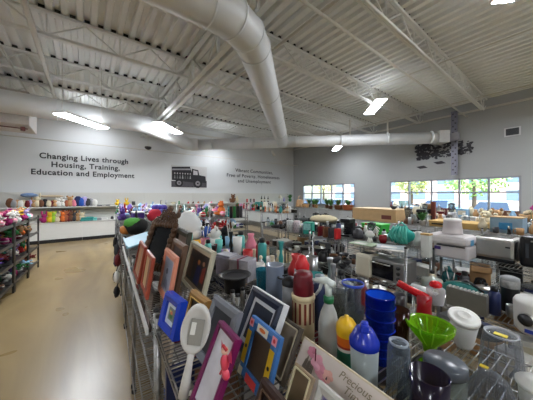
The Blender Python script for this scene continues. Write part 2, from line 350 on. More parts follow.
cars = [((170, 190, 220), 'pale blue'), ((235, 235, 238), 'white'), ((70, 110, 170), 'blue'), ((200, 205, 212), 'silver'), ((120, 130, 150), 'grey blue'), ((240, 240, 240), 'glossy white'), ((60, 70, 90), 'dark navy'), ((205, 212, 225), 'light grey'), ((150, 60, 60), 'dull red'), ((180, 200, 225), 'icy blue')]
for i, (c, n_) in enumerate(cars):
    car(19.5+.25*(i % 3), .2+i*2.9, PI+(i % 2)*.04, c, '%s car parked outside, the %s along from the strut channel end' % (n_, ordn[i]))
def tree(x, y, h, r, label, seed, c=(140, 168, 90)):
    rg = random.Random(seed); t = root('tree', x, y, -.1, 0, label, 'tree', 'trees outside')
    MB().mat(mat((90, 75, 60), .9)).tube([(0, 0, 0), (.1, 0, h*.3), (0, .1, h*.6)], [.22, .17, .1], 8).build('trunk', t)
    a = MB(); a.mat(mat(c, .8, 0, .3, 2.5))
    for i in range(900):
        d = Vector((rg.gauss(0, 1), rg.gauss(0, 1), rg.gauss(0, 1))).normalized()*r*rg.uniform(.5, 1)
        p = Vector((d.x, d.y, h*.62+d.z*.8)); u_ = Vector((rg.gauss(0, 1), rg.gauss(0, 1), rg.gauss(0, 1))).normalized()*.2; w_ = u_.orthogonal().normalized()*.14
        a.poly([p-u_, p+w_, p+u_, p-w_])
    a.build('crown', t)
tree(33, -2, 7, 3.2, 'bright green tree beyond the cars, last towards the vent', 1); tree(32, 6.5, 6.6, 3.0, 'bright green tree beyond the cars, behind the strut channel', 2)
tree(36, 14, 6.0, 2.4, 'yellowish green tree beside the brick building outside', 3, (165, 170, 100)); tree(38, 31, 7, 2.8, 'pale olive tree outside the narrower window', 4, (170, 165, 110))
t = root('brick_building', 52, 20, -.1, 0, 'pale brick building with rows of windows across the parking lot', 'building')
MB().mat(mat((215, 180, 165), .8, 0, .12, 1)).box((0, 0, 3.2), (8, 34, 6.4)).build('walls', t)
MB().mat(mat((170, 150, 140), .8)).box((0, 0, 6.5), (8.4, 34.4, .25)).build('roof_edge', t)
for j in range(8):
    for k in range(2): MB().mat(mat((110, 125, 140), .2)).box((-4.02, -15+j*4.2, 1.8+k*2.6), (.08, 2.4, 1.5)).build('window', t)

# ================================================================== SHELVING
def shelf_mesh(d, L):                    # wire shelf, origin at its middle, d across (x), L along (y)
    a = MB(); a.mat(CHROME); n = int(L/.026)
    for i in range(n+1):
        y = -L/2+L*i/n; a.box((0, y, 0), (d, .0035, .0035))
    for x in (-d/2, -d/6, d/6, d/2): a.tube([(x, -L/2, -.005), (x, L/2, -.005)], .0035, 5)
    for x in (-d/2, d/2): a.tube([(x, -L/2, -.034), (x, L/2, -.034)], .0032, 5)
    for y in (-L/2, L/2): a.tube([(-d/2, y, -.034), (d/2, y, -.034)], .0032, 5)
    k = int(L/.1)
    for x in (-d/2, d/2):
        for i in range(k): y = -L/2+L*i/k; a.tube([(x, y, -.034), (x, y+L/k/2, -.005), (x, y+L/k, -.034)], .0022, 4, caps=False)
    return a.mesh('wire_shelf')
SM, PM = {}, {}
def post_mesh(h):
    a = MB(); a.mat(CHROME).tube([(0, 0, .03), (0, 0, h)], .0125, 10); z = .1
    while z < h-.03: a.tube([(0, 0, z), (0, 0, z+.006)], .0138, 10); z += .0508
    a.mat(BLACK).lathe([(0, 0), (.02, 0), (.02, .03), (0, .03)], 10).lathe([(0, h), (.014, h), (.013, h+.012), (0, h+.015)], 10)
    return a.mesh('post')
def rack(s0, s1, v0, v1, zs, top, label, group='chrome wire shelving racks', m=None, rz=0):
    d, L = s1-s0, v1-v0; t = rroot('wire_rack', (s0+s1)/2, (v0+v1)/2, 0, rz, label, 'shelving rack', group)
    k = (round(d, 2), round(L, 2))
    if k not in SM: SM[k] = shelf_mesh(d-.02, L-.03)
    if top not in PM: PM[top] = post_mesh(top)
    for z in zs:
        o = bpy.data.objects.new('wire_shelf', SM[k]); COL.objects.link(o); o.parent = t; o.location = (0, 0, z-.004)
    for sx in (-1, 1):
        for sy in (-1, 1):
            o = bpy.data.objects.new('post', PM[top]); COL.objects.link(o); o.parent = t; o.location = (sx*(d/2-.023), sy*(L/2-.023), 0)
    return t
Z1, Z2, Z2T, Z3 = 1.15, .90, 1.21, 1.15
FS = (.17, .62); BS = (.64, 1.26)        # front and back racks of the picture frame run
ends = [(0, 1.2), (1.22, 2.42), (2.44, 3.64), (3.66, 4.86)]
for i, (a, b_) in enumerate(ends):
    rack(*FS, a, b_, (.15, .5, .85, Z1), 1.19, 'chrome wire rack of picture frames along the floor aisle, %s from the camera' % ordn[i])
    rack(*BS, a, b_, (.15, .5, .85, Z1), 1.19, 'chrome wire rack of cups and bottles behind the frames, %s from the camera' % ordn[i])
for i, (a, b_) in enumerate(((-.17, 1.03), (1.05, 2.25), (2.27, 3.47))):
    rack(2.2, 2.75, a, b_, (.15, .5, Z2) if i == 0 else (.15, .5, Z2, Z2T), .95 if i == 0 else 1.27, 'chrome wire rack of kitchen appliances across the second aisle, %s from the camera' % ordn[i])
    rack(2.77, 3.35, a, b_, (.15, .5, .85, Z3), 1.19, 'chrome wire rack behind the appliance rack, %s from the camera' % ordn[i])
for i, (a, b_) in enumerate(((5.0, 6.2), (6.22, 7.42), (7.44, 8.64))):
    rack(.17, .72, a, b_, (.15, .5, .85, 1.2), 1.24, 'chrome wire rack at the far end of the floor aisle, %s of that run' % ordn[i])
    rack(.74, 1.3, a, b_, (.15, .5, .85, 1.2), 1.24, 'chrome wire rack backing the far floor aisle run, %s of it' % ordn[i])
    rack(2.2, 2.75, a+1, b_+1, (.15, .5, .8, 1.1), 1.4, 'chrome wire rack fronting the toy block, %s of its run' % ordn[i])
    rack(2.77, 3.4, a+1, b_+1, (.15, .5, .8, 1.1), 1.14, 'chrome wire rack backing the toy block, %s of its run' % ordn[i])
for i, (a, b_) in enumerate(((-.1, 1.1), (1.12, 2.32), (2.34, 3.54))):
    rack(4.6, 5.4, a, b_, (.15, .5, .85, 1.2), 1.25, 'chrome wire rack midway to the windows, %s from the camera' % ordn[i])
    rack(7.0, 7.8, a+.6, b_+.6, (.15, .6, 1.2), 1.25, 'chrome wire rack close to the wide window, %s from the camera' % ordn[i])
    rack(4.6, 5.4, a+6.1, b_+6.1, (.15, .6, 1.15), 1.2, 'chrome wire rack mid-store past the cross aisle, %s of its run' % ordn[i])
    rack(7.0, 7.8, a+5.2, b_+5.2, (.15, .6, 1.2), 1.25, 'chrome wire rack near the narrow window, %s of its run' % ordn[i])
for i, (a, b_) in enumerate(((-.1, 1.1), (1.12, 2.32))): rack(5.42, 6.1, a, b_, (.15, .5, .85, 1.2), 1.25, 'chrome wire rack one row nearer the windows, %s from the camera' % ordn[i])
rack(4.6, 5.4, -1.32, -.12, (.15, .5, .85, 1.2), 1.25, 'chrome wire rack under the maroon suitcase by the window wall')
DRK = mat((70, 68, 66), .4, .6)
for i, (a, b_) in enumerate(((5.15, 6.04), (6.06, 6.95), (6.97, 7.86))):
    t = rroot('toy_rack', -1.68, (a+b_)/2, 0, 0, ['dark steel bay overflowing with plush toys, cut by the picture edge', 'dark steel bay overflowing with plush toys, between two others', 'dark steel bay overflowing with plush toys, at the aisle end'][i], 'shelving rack', 'dark toy racks')
    L = b_-a
    for z in (.15, .5, .85, 1.19):
        m_ = MB(); m_.mat(DRK).box((0, 0, z-.012), (.56, L-.03, .015)); m_.box((.28, 0, z+.012), (.014, L, .05)).box((-.28, 0, z+.012), (.014, L, .05)); m_.build('shelf', t)
    for sx in (-.28, .28):
        for sy in (-L/2+.02, L/2-.02): MB().mat(DRK).box((sx, sy, .63), (.028, .028, 1.26)).build('post', t)

# white gondola with slatted back along the lettered wall
GW = mat((206, 205, 198), .5, 0, .03)
for i in range(7):
    x0 = -4.6+i*2.25
    t = root('slat_gondola', x0+1.11, Y1-.3, 0, 0, 'white slat-backed wall gondola under the slogans, %s bay from the window corner' % ordn[6-i], 'gondola', 'wall gondola bays')
    m_ = MB(); m_.mat(GW); z = 1.3
    MB().mat(mat((214, 213, 207), .55, 0, .03)).box((0, -.0, .41), (2.248, .5, .58)).build('base_panel', t)
    MB().mat(BLACK).box((0, -.02, .06), (2.24, .54, .12)).build('kick', t)
    while z < 1.85: m_.box((0, .25, z+.028), (2.22, .03, .05)); z += .062
    m_.box((0, .262, 1.28), (2.248, .012, 1.14)); m_.build('slat_back', t)
    MB().mat(GW).box((0, -.02, 1.29), (2.22, .5, .03), bev=.005).build('shelf', t)
    MB().mat(GW).box((0, -.02, .715), (2.22, .54, .025), bev=.005).build('lower_shelf', t)
    m_ = MB(); m_.mat(CHROME)
    m_.tube([(-1.05, .2, 1.17), (1.05, .2, 1.17)], .01, 6)
    m_.build('hook_rail', t)

# ================================================================== GOODS
PAL = dict(white=(222, 220, 214), cream=(212, 200, 170), black=(24, 24, 27), charcoal=(58, 58, 62), grey=(140, 142, 145), silver=(178, 180, 182), red=(178, 34, 36), maroon=(105, 26, 32), pink=(222, 130, 150), magenta=(170, 40, 110),
           orange=(214, 110, 44), yellow=(226, 186, 40), lime=(150, 190, 50), green=(44, 120, 62), teal=(50, 142, 138), turquoise=(110, 200, 190), navy=(28, 40, 84), blue=(40, 84, 170), brown=(104, 66, 42), tan=(180, 140, 96), purple=(92, 62, 140), lavender=(170, 160, 205), copper=(160, 90, 60))
PAL['pale blue'] = (140, 180, 210)
def cm(name, kind=''):
    if name == 'clear': return clear((225, 232, 236), .16)
    if name == 'silver': return mat(PAL[name], .3, .9, .06)
    return mat(PAL[name], .85 if kind in ('plush_toy', 'cushion', 'bag', 'garment', 'cap_hat') else .35, 0, .14, 25)
# each template: list of (part name, builder, role) ; role c = main colour, otherwise a fixed material; base at z=0, front towards -x
def k_lathe(prof, n=14): return lambda: MB().lathe(prof, n)
TM = {}
def T(kind, r, parts, cat, noun): TM[kind] = dict(r=r, parts=parts, cat=cat, noun=noun, mesh=None)
def _handle(x, z0, z1, out, r=.006): return lambda: MB().tube([(x, 0, z0), (x+out*.8, 0, z0+.005), (x+out, 0, (z0+z1)/2), (x+out*.8, 0, z1-.005), (x, 0, z1)], r, 6)
T('mug', .06, [('cup', k_lathe([(0, .004), (.03, 0), (.04, .01), (.041, .095), (.037, .095), (.036, .012), (0, .01)]), 'c'), ('handle', _handle(.038, .02, .08, .032), 'c')], 'mug', 'mug')
T('tumbler', .055, [('cup', k_lathe([(0, 0), (.03, 0), (.04, .17), (.037, .17), (.028, .01), (0, .01)]), 'c')], 'tumbler', 'tumbler')
T('travel_bottle', .05, [('bottle_body', k_lathe([(0, 0), (.036, 0), (.038, .01), (.038, .16), (.025, .18), (0, .185)]), 'c'), ('cap', lambda: MB().lathe([(0, .18), (.024, .18), (.024, .215), (0, .22)], 12), BLACK)], 'bottle', 'drinks bottle with a black cap')
T('vase', .06, [('body', k_lathe([(0, 0), (.03, 0), (.055, .06), (.05, .11), (.022, .17), (.032, .2), (.028, .2), (.018, .17), (0, .1)]), 'c')], 'vase', 'vase')
T('glass_jar', .06, [('jar', k_lathe([(0, 0), (.05, 0), (.052, .02), (.052, .12), (.04, .135), (.037, .135), (.048, .118), (.048, .01), (0, .008)]), 'c'), ('lid', lambda: MB().lathe([(0, .165), (.012, .16), (.01, .15), (.044, .145), (.044, .136), (0, .136)], 14), STEEL)], 'jar', 'lidded jar')
T('bowl', .09, [('bowl_body', k_lathe([(0, .003), (.035, 0), (.04, .01), (.085, .07), (.082, .07), (.035, .014), (0, .012)], 18), 'c')], 'bowl', 'bowl')
T('plate', .1, [('disc', lambda: MB().lathe([(0, 0), (.05, 0), (.1, .014), (.1, .018), (.05, .006), (0, .006)], 20, Matrix.Translation((-.02, 0, .1)) @ Matrix.Rotation(rad(78), 4, 'Y')), 'c')], 'plate', 'plate standing on edge')
T('cooking_pot', .12, [('pot_body', k_lathe([(0, 0), (.095, 0), (.1, .01), (.1, .1), (.104, .104), (.098, .104), (.095, .012), (0, .01)], 20), 'c'), ('lid', lambda: MB().lathe([(0, .13), (.05, .124), (.1, .106), (.1, .104), (0, .104)], 20), STEEL), ('knob', lambda: MB().lathe([(0, .16), (.018, .155), (.015, .14), (.01, .13), (0, .13)], 10), BLACK), ('handle', lambda: MB().tube([(0, .1, .08), (0, .14, .085), (.03, .14, .085)], .006, 6).tube([(0, -.1, .08), (0, -.14, .085), (.03, -.14, .085)], .006, 6), BLACK)], 'pot', 'cooking pot with a lid')
T('frying_pan', .15, [('pan_body', k_lathe([(0, 0), (.1, 0), (.125, .04), (.121, .04), (.098, .005), (0, .005)], 20), 'c'), ('handle', lambda: MB().tube([(-.12, 0, .035), (-.2, 0, .05), (-.3, 0, .055)], [.009, .012, .013], 8), BLACK)], 'pan', 'frying pan')
T('kettle', .1, [('kettle_body', k_lathe([(0, 0), (.08, 0), (.085, .02), (.07, .12), (.04, .15), (0, .155)], 18), 'c'), ('spout', lambda: MB().tube([(-.07, 0, .06), (-.11, 0, .11), (-.12, 0, .13)], [.018, .012, .01], 8), 'c'), ('handle', lambda: MB().tube([(.05, 0, .13), (.09, 0, .16), (.09, 0, .06), (.08, 0, .04)], .01, 7), BLACK), ('knob', lambda: MB().ball((0, 0, .165), .013, 8), BLACK)], 'kettle', 'kettle')
T('storage_box', .13, [('box_body', lambda: MB().box((0, 0, .06), (.18, .24, .12), bev=.008), 'c'), ('lid', lambda: MB().box((0, 0, .13), (.19, .25, .025), bev=.008), WHITE)], 'box', 'storage box with a white lid')
T('carton', .11, [('carton_body', lambda: MB().box((0, 0, .09), (.13, .19, .18), bev=.002), 'c'), ('label_panel', lambda: MB().box((-.066, 0, .1), (.003, .13, .09)), IVORY)], 'carton', 'boxed article')
T('basket', .13, [('basket_body', lambda: MB().lathe([(0, .005), (.09, 0), (.1, .02), (.105, .04), (.11, .06), (.115, .08), (.12, .1), (.124, .104), (.116, .1), (.09, .01), (0, .01)], 20), 'c'), ('handle', lambda: MB().tube([(0, .118*math.cos(PI*i/8), .1+.12*math.sin(PI*i/8)) for i in range(9)], .006, 6), 'c')], 'basket', 'basket with a hoop handle')
T('toaster', .15, [('housing', lambda: MB().box((0, 0, .1), (.17, .27, .17), bev=.03), 'c'), ('slot', lambda: MB().box((-.03, 0, .182), (.025, .2, .01)).box((.03, 0, .182), (.025, .2, .01)), BLACK), ('lever', lambda: MB().box((0, -.145, .12), (.03, .03, .015), bev=.004), BLACK), ('foot', lambda: MB().box((0, 0, .008), (.14, .23, .016)), BLACK)], 'toaster', 'toaster')
T('coffee_maker', .13, [('housing', lambda: MB().box((.05, 0, .15), (.09, .18, .3), bev=.015).box((-.02, 0, .27), (.2, .18, .07), bev=.015).box((-.02, 0, .015), (.2, .18, .03), bev=.01), 'c'), ('carafe', lambda: MB().lathe([(0, .035), (.05, .035), (.062, .08), (.045, .15), (.03, .16), (0, .16)], 14, None, (-.04, 0, 0)), clear((60, 60, 66), .35)), ('handle', lambda: MB().tube([(-.09, 0, .14), (-.13, 0, .13), (-.13, 0, .07), (-.1, 0, .06)], .008, 6), BLACK)], 'coffee maker', 'coffee maker')
T('slow_cooker', .14, [('cooker_body', k_lathe([(0, 0), (.11, 0), (.13, .03), (.13, .13), (.12, .14), (0, .14)], 20), 'c'), ('lid', lambda: MB().lathe([(0, .19), (.06, .18), (.12, .145), (0, .14)], 20), clear((200, 205, 205), .3)), ('knob', lambda: MB().ball((0, 0, .2), .016, 8), BLACK), ('dial', lambda: MB().tube([(-.125, 0, .05), (-.145, 0, .05)], .018, 10), WHITE)], 'slow cooker', 'slow cooker')
T('blender', .09, [('motor_base', lambda: MB().lathe([(0, 0), (.08, 0), (.075, .05), (.05, .1), (0, .1)], 14), 'c'), ('jug', lambda: MB().lathe([(0, .11), (.045, .1), (.065, .27), (.062, .27), (.042, .11), (0, .115)], 14), clear((220, 226, 228), .18)), ('lid', lambda: MB().lathe([(0, .3), (.03, .3), (.03, .285), (.066, .285), (.066, .27), (0, .27)], 14), BLACK)], 'blender', 'jug blender')
T('binder', .1, [('cover', lambda: MB().box((0, -.033, .15), (.24, .004, .3)).box((0, .033, .15), (.24, .004, .3)).box((-.12, 0, .15), (.004, .07, .3)), 'c'), ('pages', lambda: MB().box((.0, 0, .145), (.21, .056, .27)), IVORY)], 'binder', 'ring binder standing upright')
T('book', .06, [('cover', lambda: MB().box((0, -.014, .11), (.15, .003, .22)).box((0, .014, .11), (.15, .003, .22)).box((-.075, 0, .11), (.003, .031, .22)), 'c'), ('pages', lambda: MB().box((.003, 0, .11), (.14, .025, .21)), IVORY)], 'book', 'hardback book standing upright')
def plushb(bear):
    def f():
        b_ = MB(); b_.ball((0, 0, .075), (.06, .065, .075), 10, None, .04, 3)
        for sy in (-1, 1): b_.ball((-.05, sy*.045, .03), (.045, .025, .026), 8); b_.ball((-.03, sy*.075, .09), (.025, .022, .045), 8)
        b_.ball((-.01, 0, .175), (.052, .055, .05), 10)
        for sy in (-1, 1): b_.ball((0, sy*.045, .225 if bear else .25), (.012, .02, .022 if bear else .055), 8)
        return b_
    return f
FACE = lambda: MB().ball((-.06, 0, .162), (.02, .026, .02), 8)
EYES = lambda: MB().ball((-.058, .02, .192), .006, 6).ball((-.058, -.02, .192), .006, 6).ball((-.079, 0, .166), .007, 6)
T('plush_bear', .085, [('plush_body', plushb(True), 'c'), ('muzzle', FACE, IVORY), ('eyes_and_nose', EYES, BLACK)], 'plush toy', 'plush bear')
T('plush_rabbit', .085, [('plush_body', plushb(False), 'c'), ('muzzle', FACE, WHITE), ('eyes_and_nose', EYES, BLACK)], 'plush toy', 'plush rabbit')
T('cushion', .16, [('cushion_body', lambda: MB().ball((0, 0, .13), (.06, .17, .13), 12, None, .05, 5), 'c')], 'cushion', 'plump cushion')
T('folded_garment', .14, [('cloth', lambda: MB().box((0, 0, .02), (.2, .26, .04), bev=.018).box((.01, .01, .055), (.18, .24, .035), bev=.016), 'c')], 'clothing', 'folded piece of cloth')
T('shoe', .1, [('upper', lambda: MB().ball((.0, 0, .035), (.11, .04, .035), 12).ball((.06, 0, .06), (.045, .036, .045), 10), 'c'), ('sole', lambda: MB().box((0, 0, .008), (.22, .07, .016), bev=.006), WHITE)], 'shoe', 'shoe')
T('handbag', .13, [('bag_body', lambda: MB().box((0, 0, .09), (.1, .24, .18), taper=.75, bev=.02), 'c'), ('handle', lambda: MB().tube([(0, .07*math.cos(PI*i/8), .17+.1*math.sin(PI*i/8)) for i in range(9)], .007, 6), 'c'), ('clasp', lambda: MB().box((-.05, 0, .14), (.012, .03, .02), bev=.003), STEEL)], 'bag', 'handbag')
T('table_lamp', .1, [('lamp_base', k_lathe([(0, 0), (.06, 0), (.05, .02), (.02, .05), (.035, .11), (.01, .17), (.01, .2), (0, .2)]), 'c'), ('lamp_shade', lambda: MB().lathe([(.09, .17), (.055, .31), (.052, .31), (.087, .17)], 18), IVORY)], 'lamp', 'small table lamp')
T('candlestick', .045, [('stick', k_lathe([(0, 0), (.04, 0), (.035, .015), (.012, .03), (.018, .08), (.009, .12), (.02, .19), (.022, .2), (0, .2)], 12), 'c')], 'candlestick', 'candlestick')
T('wine_bottle', .045, [('bottle_body', k_lathe([(0, 0), (.036, 0), (.037, .01), (.037, .18), (.014, .22), (.013, .29), (0, .29)], 14), 'c'), ('label_band', lambda: MB().lathe([(.0378, .06), (.0378, .14)], 14), IVORY)], 'bottle', 'tall bottle')
T('figurine', .045, [('figure_body', k_lathe([(0, 0), (.035, 0), (.03, .02), (.022, .06), (.028, .09), (.012, .115), (0, .12)], 12), 'c'), ('head', lambda: MB().ball((0, 0, .13), (.018, .018, .022), 8), IVORY)], 'figurine', 'small figurine')
T('toy_ball', .075, [('ball_body', lambda: MB().ball((0, 0, .07), .07, 14), 'c'), ('stripe', lambda: MB().lathe([(.069, .06), (.0712, .07), (.069, .08)], 16), WHITE)], 'ball', 'toy ball')
T('utensil_crock', .07, [('crock', k_lathe([(0, 0), (.05, 0), (.055, .13), (.05, .13), (.046, .01), (0, .01)]), 'c'), ('utensils', lambda: MB().tube([(0, 0, .02), (-.03, .02, .24)], [.005, .005], 6).ball((-.034, .023, .26), (.008, .022, .03), 8).tube([(0, 0, .02), (.03, -.03, .25)], .005, 6).ball((.032, -.033, .27), (.02, .008, .03), 8), STEEL)], 'crock', 'crock of kitchen utensils')
T('potted_plant', .1, [('pot', lambda: MB().lathe([(0, 0), (.04, 0), (.055, .08), (.06, .085), (.052, .085), (0, .075)], 14), 'c'), ('leaves', None, mat((66, 120, 56), .6, 0, .3, 30))], 'plant', 'potted plant')
def leaves(n, r, h, seed, wd=.02):
    a = MB(); rg = random.Random(seed)
    for i in range(n):
        an = rg.uniform(0, 2*PI); l = r*rg.uniform(.5, 1); hh = h*rg.uniform(.6, 1.1); d = Vector((math.cos(an), math.sin(an), 0)); p = Vector((-d.y, d.x, 0))*wd
        a.add([d*.01, d*l*.5+p+Vector((0, 0, hh*.6)), d*l+Vector((0, 0, hh*.85)), d*l*.5-p+Vector((0, 0, hh*.6)), d*l*.5+Vector((0, 0, hh*.66))], [(0, 1, 4), (1, 2, 4), (2, 3, 4), (3, 0, 4)], Matrix.Translation((0, 0, .07)))
    return a
TM['potted_plant']['parts'][1] = ('leaves', lambda: leaves(34, .12, .2, 4), mat((66, 120, 56), .6, 0, .3, 30))
AUTO = []
def item(kind, s, v, z, yaw, colour, scale=1., label=None, group=None, desc=None, name=None, real=None, cat=None, sc3=None):
    tm = TM[kind]
    if tm['mesh'] is None: tm['mesh'] = [(n_, b_().mat(WHITE) and None) if False else (n_, mk(b_, n_), rl) for n_, b_, rl in tm['parts']]
    x, y = W(s, v); nm = name or kind
    if len(tm['mesh']) > 1: rt = root(nm, x, y, z, RROT+yaw)
    for n_, me, rl in tm['mesh']:
        o = bpy.data.objects.new(n_ if len(tm['mesh']) > 1 else nm, me); COL.objects.link(o)
        o.material_slots[0].link = 'OBJECT'; o.material_slots[0].material = (real or cm(colour, 'plush_toy' if tm['cat'] in ('plush toy', 'cushion', 'clothing') else '')) if rl == 'c' else rl
        if len(tm['mesh']) > 1: o.parent = rt
        else: rt = o; o.location = (x, y, z); o.rotation_euler = (0, 0, RROT+yaw)
    rt.scale = sc3 or (scale, scale, scale); tag(rt, label, cat or tm['cat'], group)
    busy(s, v, z, tm['r']*(max(sc3[:2]) if sc3 else scale))
    if label is None: AUTO.append(dict(o=rt, s=s, v=v, colour=colour, noun=tm['noun'], desc=desc, kind=kind))
    return rt
def TH(k):
    tm = TM[k]
    if 'h' not in tm: tm['h'] = max(max(p_[2] for p_ in (lambda a: a.v)(b_())) for n_, b_, rl in tm['parts'])
    return tm['h']
def mk(b_, n_):
    a = b_()
    if not a.mats: a.mats = [WHITE]
    return a.mesh(n_)
def fill(desc, z, s0, s1, v0, v1, kinds, cols, maxh=9, scl=(.85, 1.15), dens=1., seed=0, group=None, tumble=0, hm=None):
    rg = random.Random(seed); v = v0
    n = int((s1-s0)*(v1-v0)*260*dens)
    for i in range(n*4):
        k = rg.choice(kinds); c = rg.choice(cols); sc = rg.uniform(*scl); r = TM[k]['r']*sc
        if s1-s0 < 2*r or v1-v0 < 2*r: continue
        if TH(k)*sc > (hm or (.31 if z < 1 else 9)): continue
        s = rg.uniform(s0+r*.8, s1-r*.8); v = rg.uniform(v0+r, v1-r)
        if TM[k]['cat'] == 'mug' and c == 'clear': c = 'white'
        if not is_free(s, v, z, r): continue
        yaw = rg.uniform(-.35, .35) if k in ('binder', 'book', 'toaster', 'coffee_maker', 'storage_box', 'carton', 'plush_bear', 'plush_rabbit', 'plate') else rg.uniform(0, 6.28)
        if k in ('binder', 'book') : yaw = rg.uniform(-.12, .12)
        o_ = item(k, s, v, z+.001, yaw, c, sc, desc=desc, group=group)
        if tumble and k.startswith('plush') and rg.random() < .75:
            o_.rotation_euler = (rg.choice((-1, 1))*rg.uniform(1.2, 1.7), rg.uniform(-.3, .3), yaw); o_.location.z = z+.075*sc
        if tumble and rg.random() < .75:
            k2 = rg.choice(('plush_bear', 'plush_rabbit')); sc2 = rg.uniform(.65, .85)
            n0 = len(BUSY); o2 = item(k2, s+rg.uniform(-.02, .02), v+rg.uniform(-.03, .03), z+.14*sc+.085*sc2, yaw, rg.choice(cols), sc2, desc=desc+' upper layer'); del BUSY[n0:]
            o2.rotation_euler = (rg.choice((-1, 1))*rg.uniform(1.3, 1.8), rg.uniform(-.4, .4), rg.uniform(0, 6)); o2['category'] = 'plush toy'

# ------------------------------------------------------------------ leaning picture frames
def pframe(label, s, v0, w, h, lean, b, t, fcol, matc, art, yaw=0, inner=0, rough=.4, group='picture frames leaning on the aisle rack', name='picture_frame', strip=None, edge=None, z=Z1, cat='picture frame', fm=None):
    zb = z+.003
    r_ = rroot(name, s, v0+w/2, zb, yaw, label, cat, group, 0, rad(lean))
    f = MB(); f.mat(fm or mat(fcol, rough, 0, .15, 30)); y, H = w/2, h
    o_ = [(-y, 0), (y, 0), (y, H), (-y, H)]; i_ = [(-y+b, b), (y-b, b), (y-b, H-b), (-y+b, H-b)]; m_ = [(-y+b*.35, b*.35), (y-b*.35, b*.35), (y-b*.35, H-b*.35), (-y+b*.35, H-b*.35)]
    for k in range(4):
        l = (k+1) % 4; A, B_, C_, D = o_[k], o_[l], i_[l], i_[k]; M1, M2 = m_[k], m_[l]
        f.add([(0, *A), (0, *B_), (-t*.35, *M2), (-t*.35, *M1), (-t*.1, *C_), (-t*.1, *D), (t, *A), (t, *B_), (t, *C_), (t, *D)],
              [(0, 3, 2, 1), (3, 5, 4, 2), (6, 7, 8, 9), (0, 1, 7, 6), (5, 9, 8, 4)])
    f.build('moulding', r_)
    if edge:
        e_ = MB(); e_.mat(mat(edge, .4)); [e_.box((t/2, a_*(w/2+.0015), H/2), (t+.002, .003, H)) for a_ in (-1, 1)]; e_.box((t/2, 0, H+.0015), (t+.002, w+.006, .003)); e_.build('outer_edge', r_)
    MB().mat(mat(matc, .6, 0, .06)).box((t*.45, 0, H/2), (t*.3, w-2*b+.004, H-2*b+.004)).build('mat_board', r_)
    if strip:
        q_ = MB(); q_.mat(mat(strip, .5)); k_ = b*.86
        for a_, c_ in (((0, H-k_), (w-2*b*.9, .004)), ((0, k_), (w-2*b*.9, .004))): q_.box((-t*.2, a_[0], a_[1]), (.006, *c_))
        for a_ in (-1, 1): q_.box((-t*.2, a_*(y-k_), H/2), (.006, .004, H-2*b*.9))
        q_.build('inner_fillet', r_)
    p = MB(); iw, ih = w-2*b-2*inner, H-2*b-2*inner
    p.mat(mat(art[0], .3, 0, .25, 20)).poly([(t*.28, iw/2, b+inner), (t*.28, -iw/2, b+inner), (t*.28, -iw/2, H-b-inner), (t*.28, iw/2, H-b-inner)])
    for k, (pts, c) in enumerate(art[1:]): p.mat(mat(c, .4, 0, .15, 30)).poly([(t*.28-.0006*(k+1), iw/2-a_*iw, b+inner+c_*ih) for a_, c_ in pts])
    p.build('picture', r_)
    MB().mat(mat((96, 74, 54), .8)).box((t+.003, 0, H*.5), (.004, w*.85, H*.85)).build('backing', r_)
    return r_
def disc(cx, cy, rx, ry, n=10): return [(cx+rx*math.cos(i*2*PI/n), cy+ry*math.sin(i*2*PI/n)) for i in range(n)]
OR, = ((186, 84, 60),)
pframe('slim red-brown wooden picture frame at the far end of the leaning frames', .165, 1.80, .30, .245, 11, .022, .014, (146, 60, 42), (190, 150, 110), [(150, 96, 70), ([(.25, .1), (.5, .1), (.5, .9), (.25, .9)], (190, 150, 110))])
pframe('red-brown wooden picture frame leaning before the peach frame, with a pale strip picture', .18, 1.50, .26, .235, 9, .026, .014, (160, 72, 52), (200, 170, 130), [(196, 168, 128), ([(.55, 0), (1, 0), (1, 1), (.55, 1)], (120, 40, 34))])
pframe('brown wooden picture frame tucked behind the peach one', 0.31, 1.41, 0.28, 0.31, 12, .035, .02, (110, 84, 66), (90, 70, 60), [(74, 56, 50), (disc(.5, .5, .3, .3), (120, 90, 80))])
pframe('peach picture frame around a pale grey-blue picture', 0.262, 1.33, .29, .265, 10, .036, .016, (222, 144, 116), (190, 190, 200), [(150, 156, 176), (disc(.4, .6, .12, .1), (70, 70, 90)), ([(.2, .1), (.7, .05), (.6, .35), (.3, .4)], (120, 126, 150))], inner=.01)
pframe('dark olive framed portrait of a pale bust, standing highest behind the frames', 0.43, 1.71, 0.34, 0.335, 9, .045, .025, (66, 64, 54), (120, 100, 86), [(110, 86, 76), (disc(.5, .62, .16, .14), (190, 160, 140)), ([(.25, .1), (.75, .1), (.62, .45), (.38, .45)], (170, 136, 116))])
pframe('ivory and gilt frame around a dark painting of figures in blue and orange', .425, 1.28, .42, .285, 15, .022, .02, (190, 184, 160), (196, 178, 150), [(52, 44, 40), ([(.45, .05), (.75, .05), (.7, .6), (.5, .6)], (40, 54, 110)), (disc(.55, .7, .07, .08), (200, 120, 60)), ([(.8, .2), (.95, .2), (.95, .7), (.8, .6)], (150, 60, 50)), (disc(.82, .74, .06, .07), (190, 140, 110)), ([(0, .1), (.3, .1), (.25, .7), (0, .8)], (96, 70, 52))], inner=.024)
pframe('small antique gold frame behind the white hand mirror', 0.292, 0.96, 0.17, 0.158, 18, .03, .022, (160, 120, 62), (120, 110, 96), [(60, 56, 54), (disc(.5, .5, .28, .3), (100, 90, 84))], yaw=.12, strip=(230, 196, 120))
pframe('bright royal blue frame with a pale mat and a tiny flower picture', 0.205, 1.01, 0.165, 0.155, 14, .032, .03, (30, 62, 176), (206, 216, 226), [(120, 134, 130), (disc(.5, .35, .28, .2), (60, 120, 60)), (disc(.5, .62, .22, .16), (214, 120, 80)), (disc(.35, .72, .12, .1), (230, 210, 90))], yaw=.16, inner=.02, rough=.25)
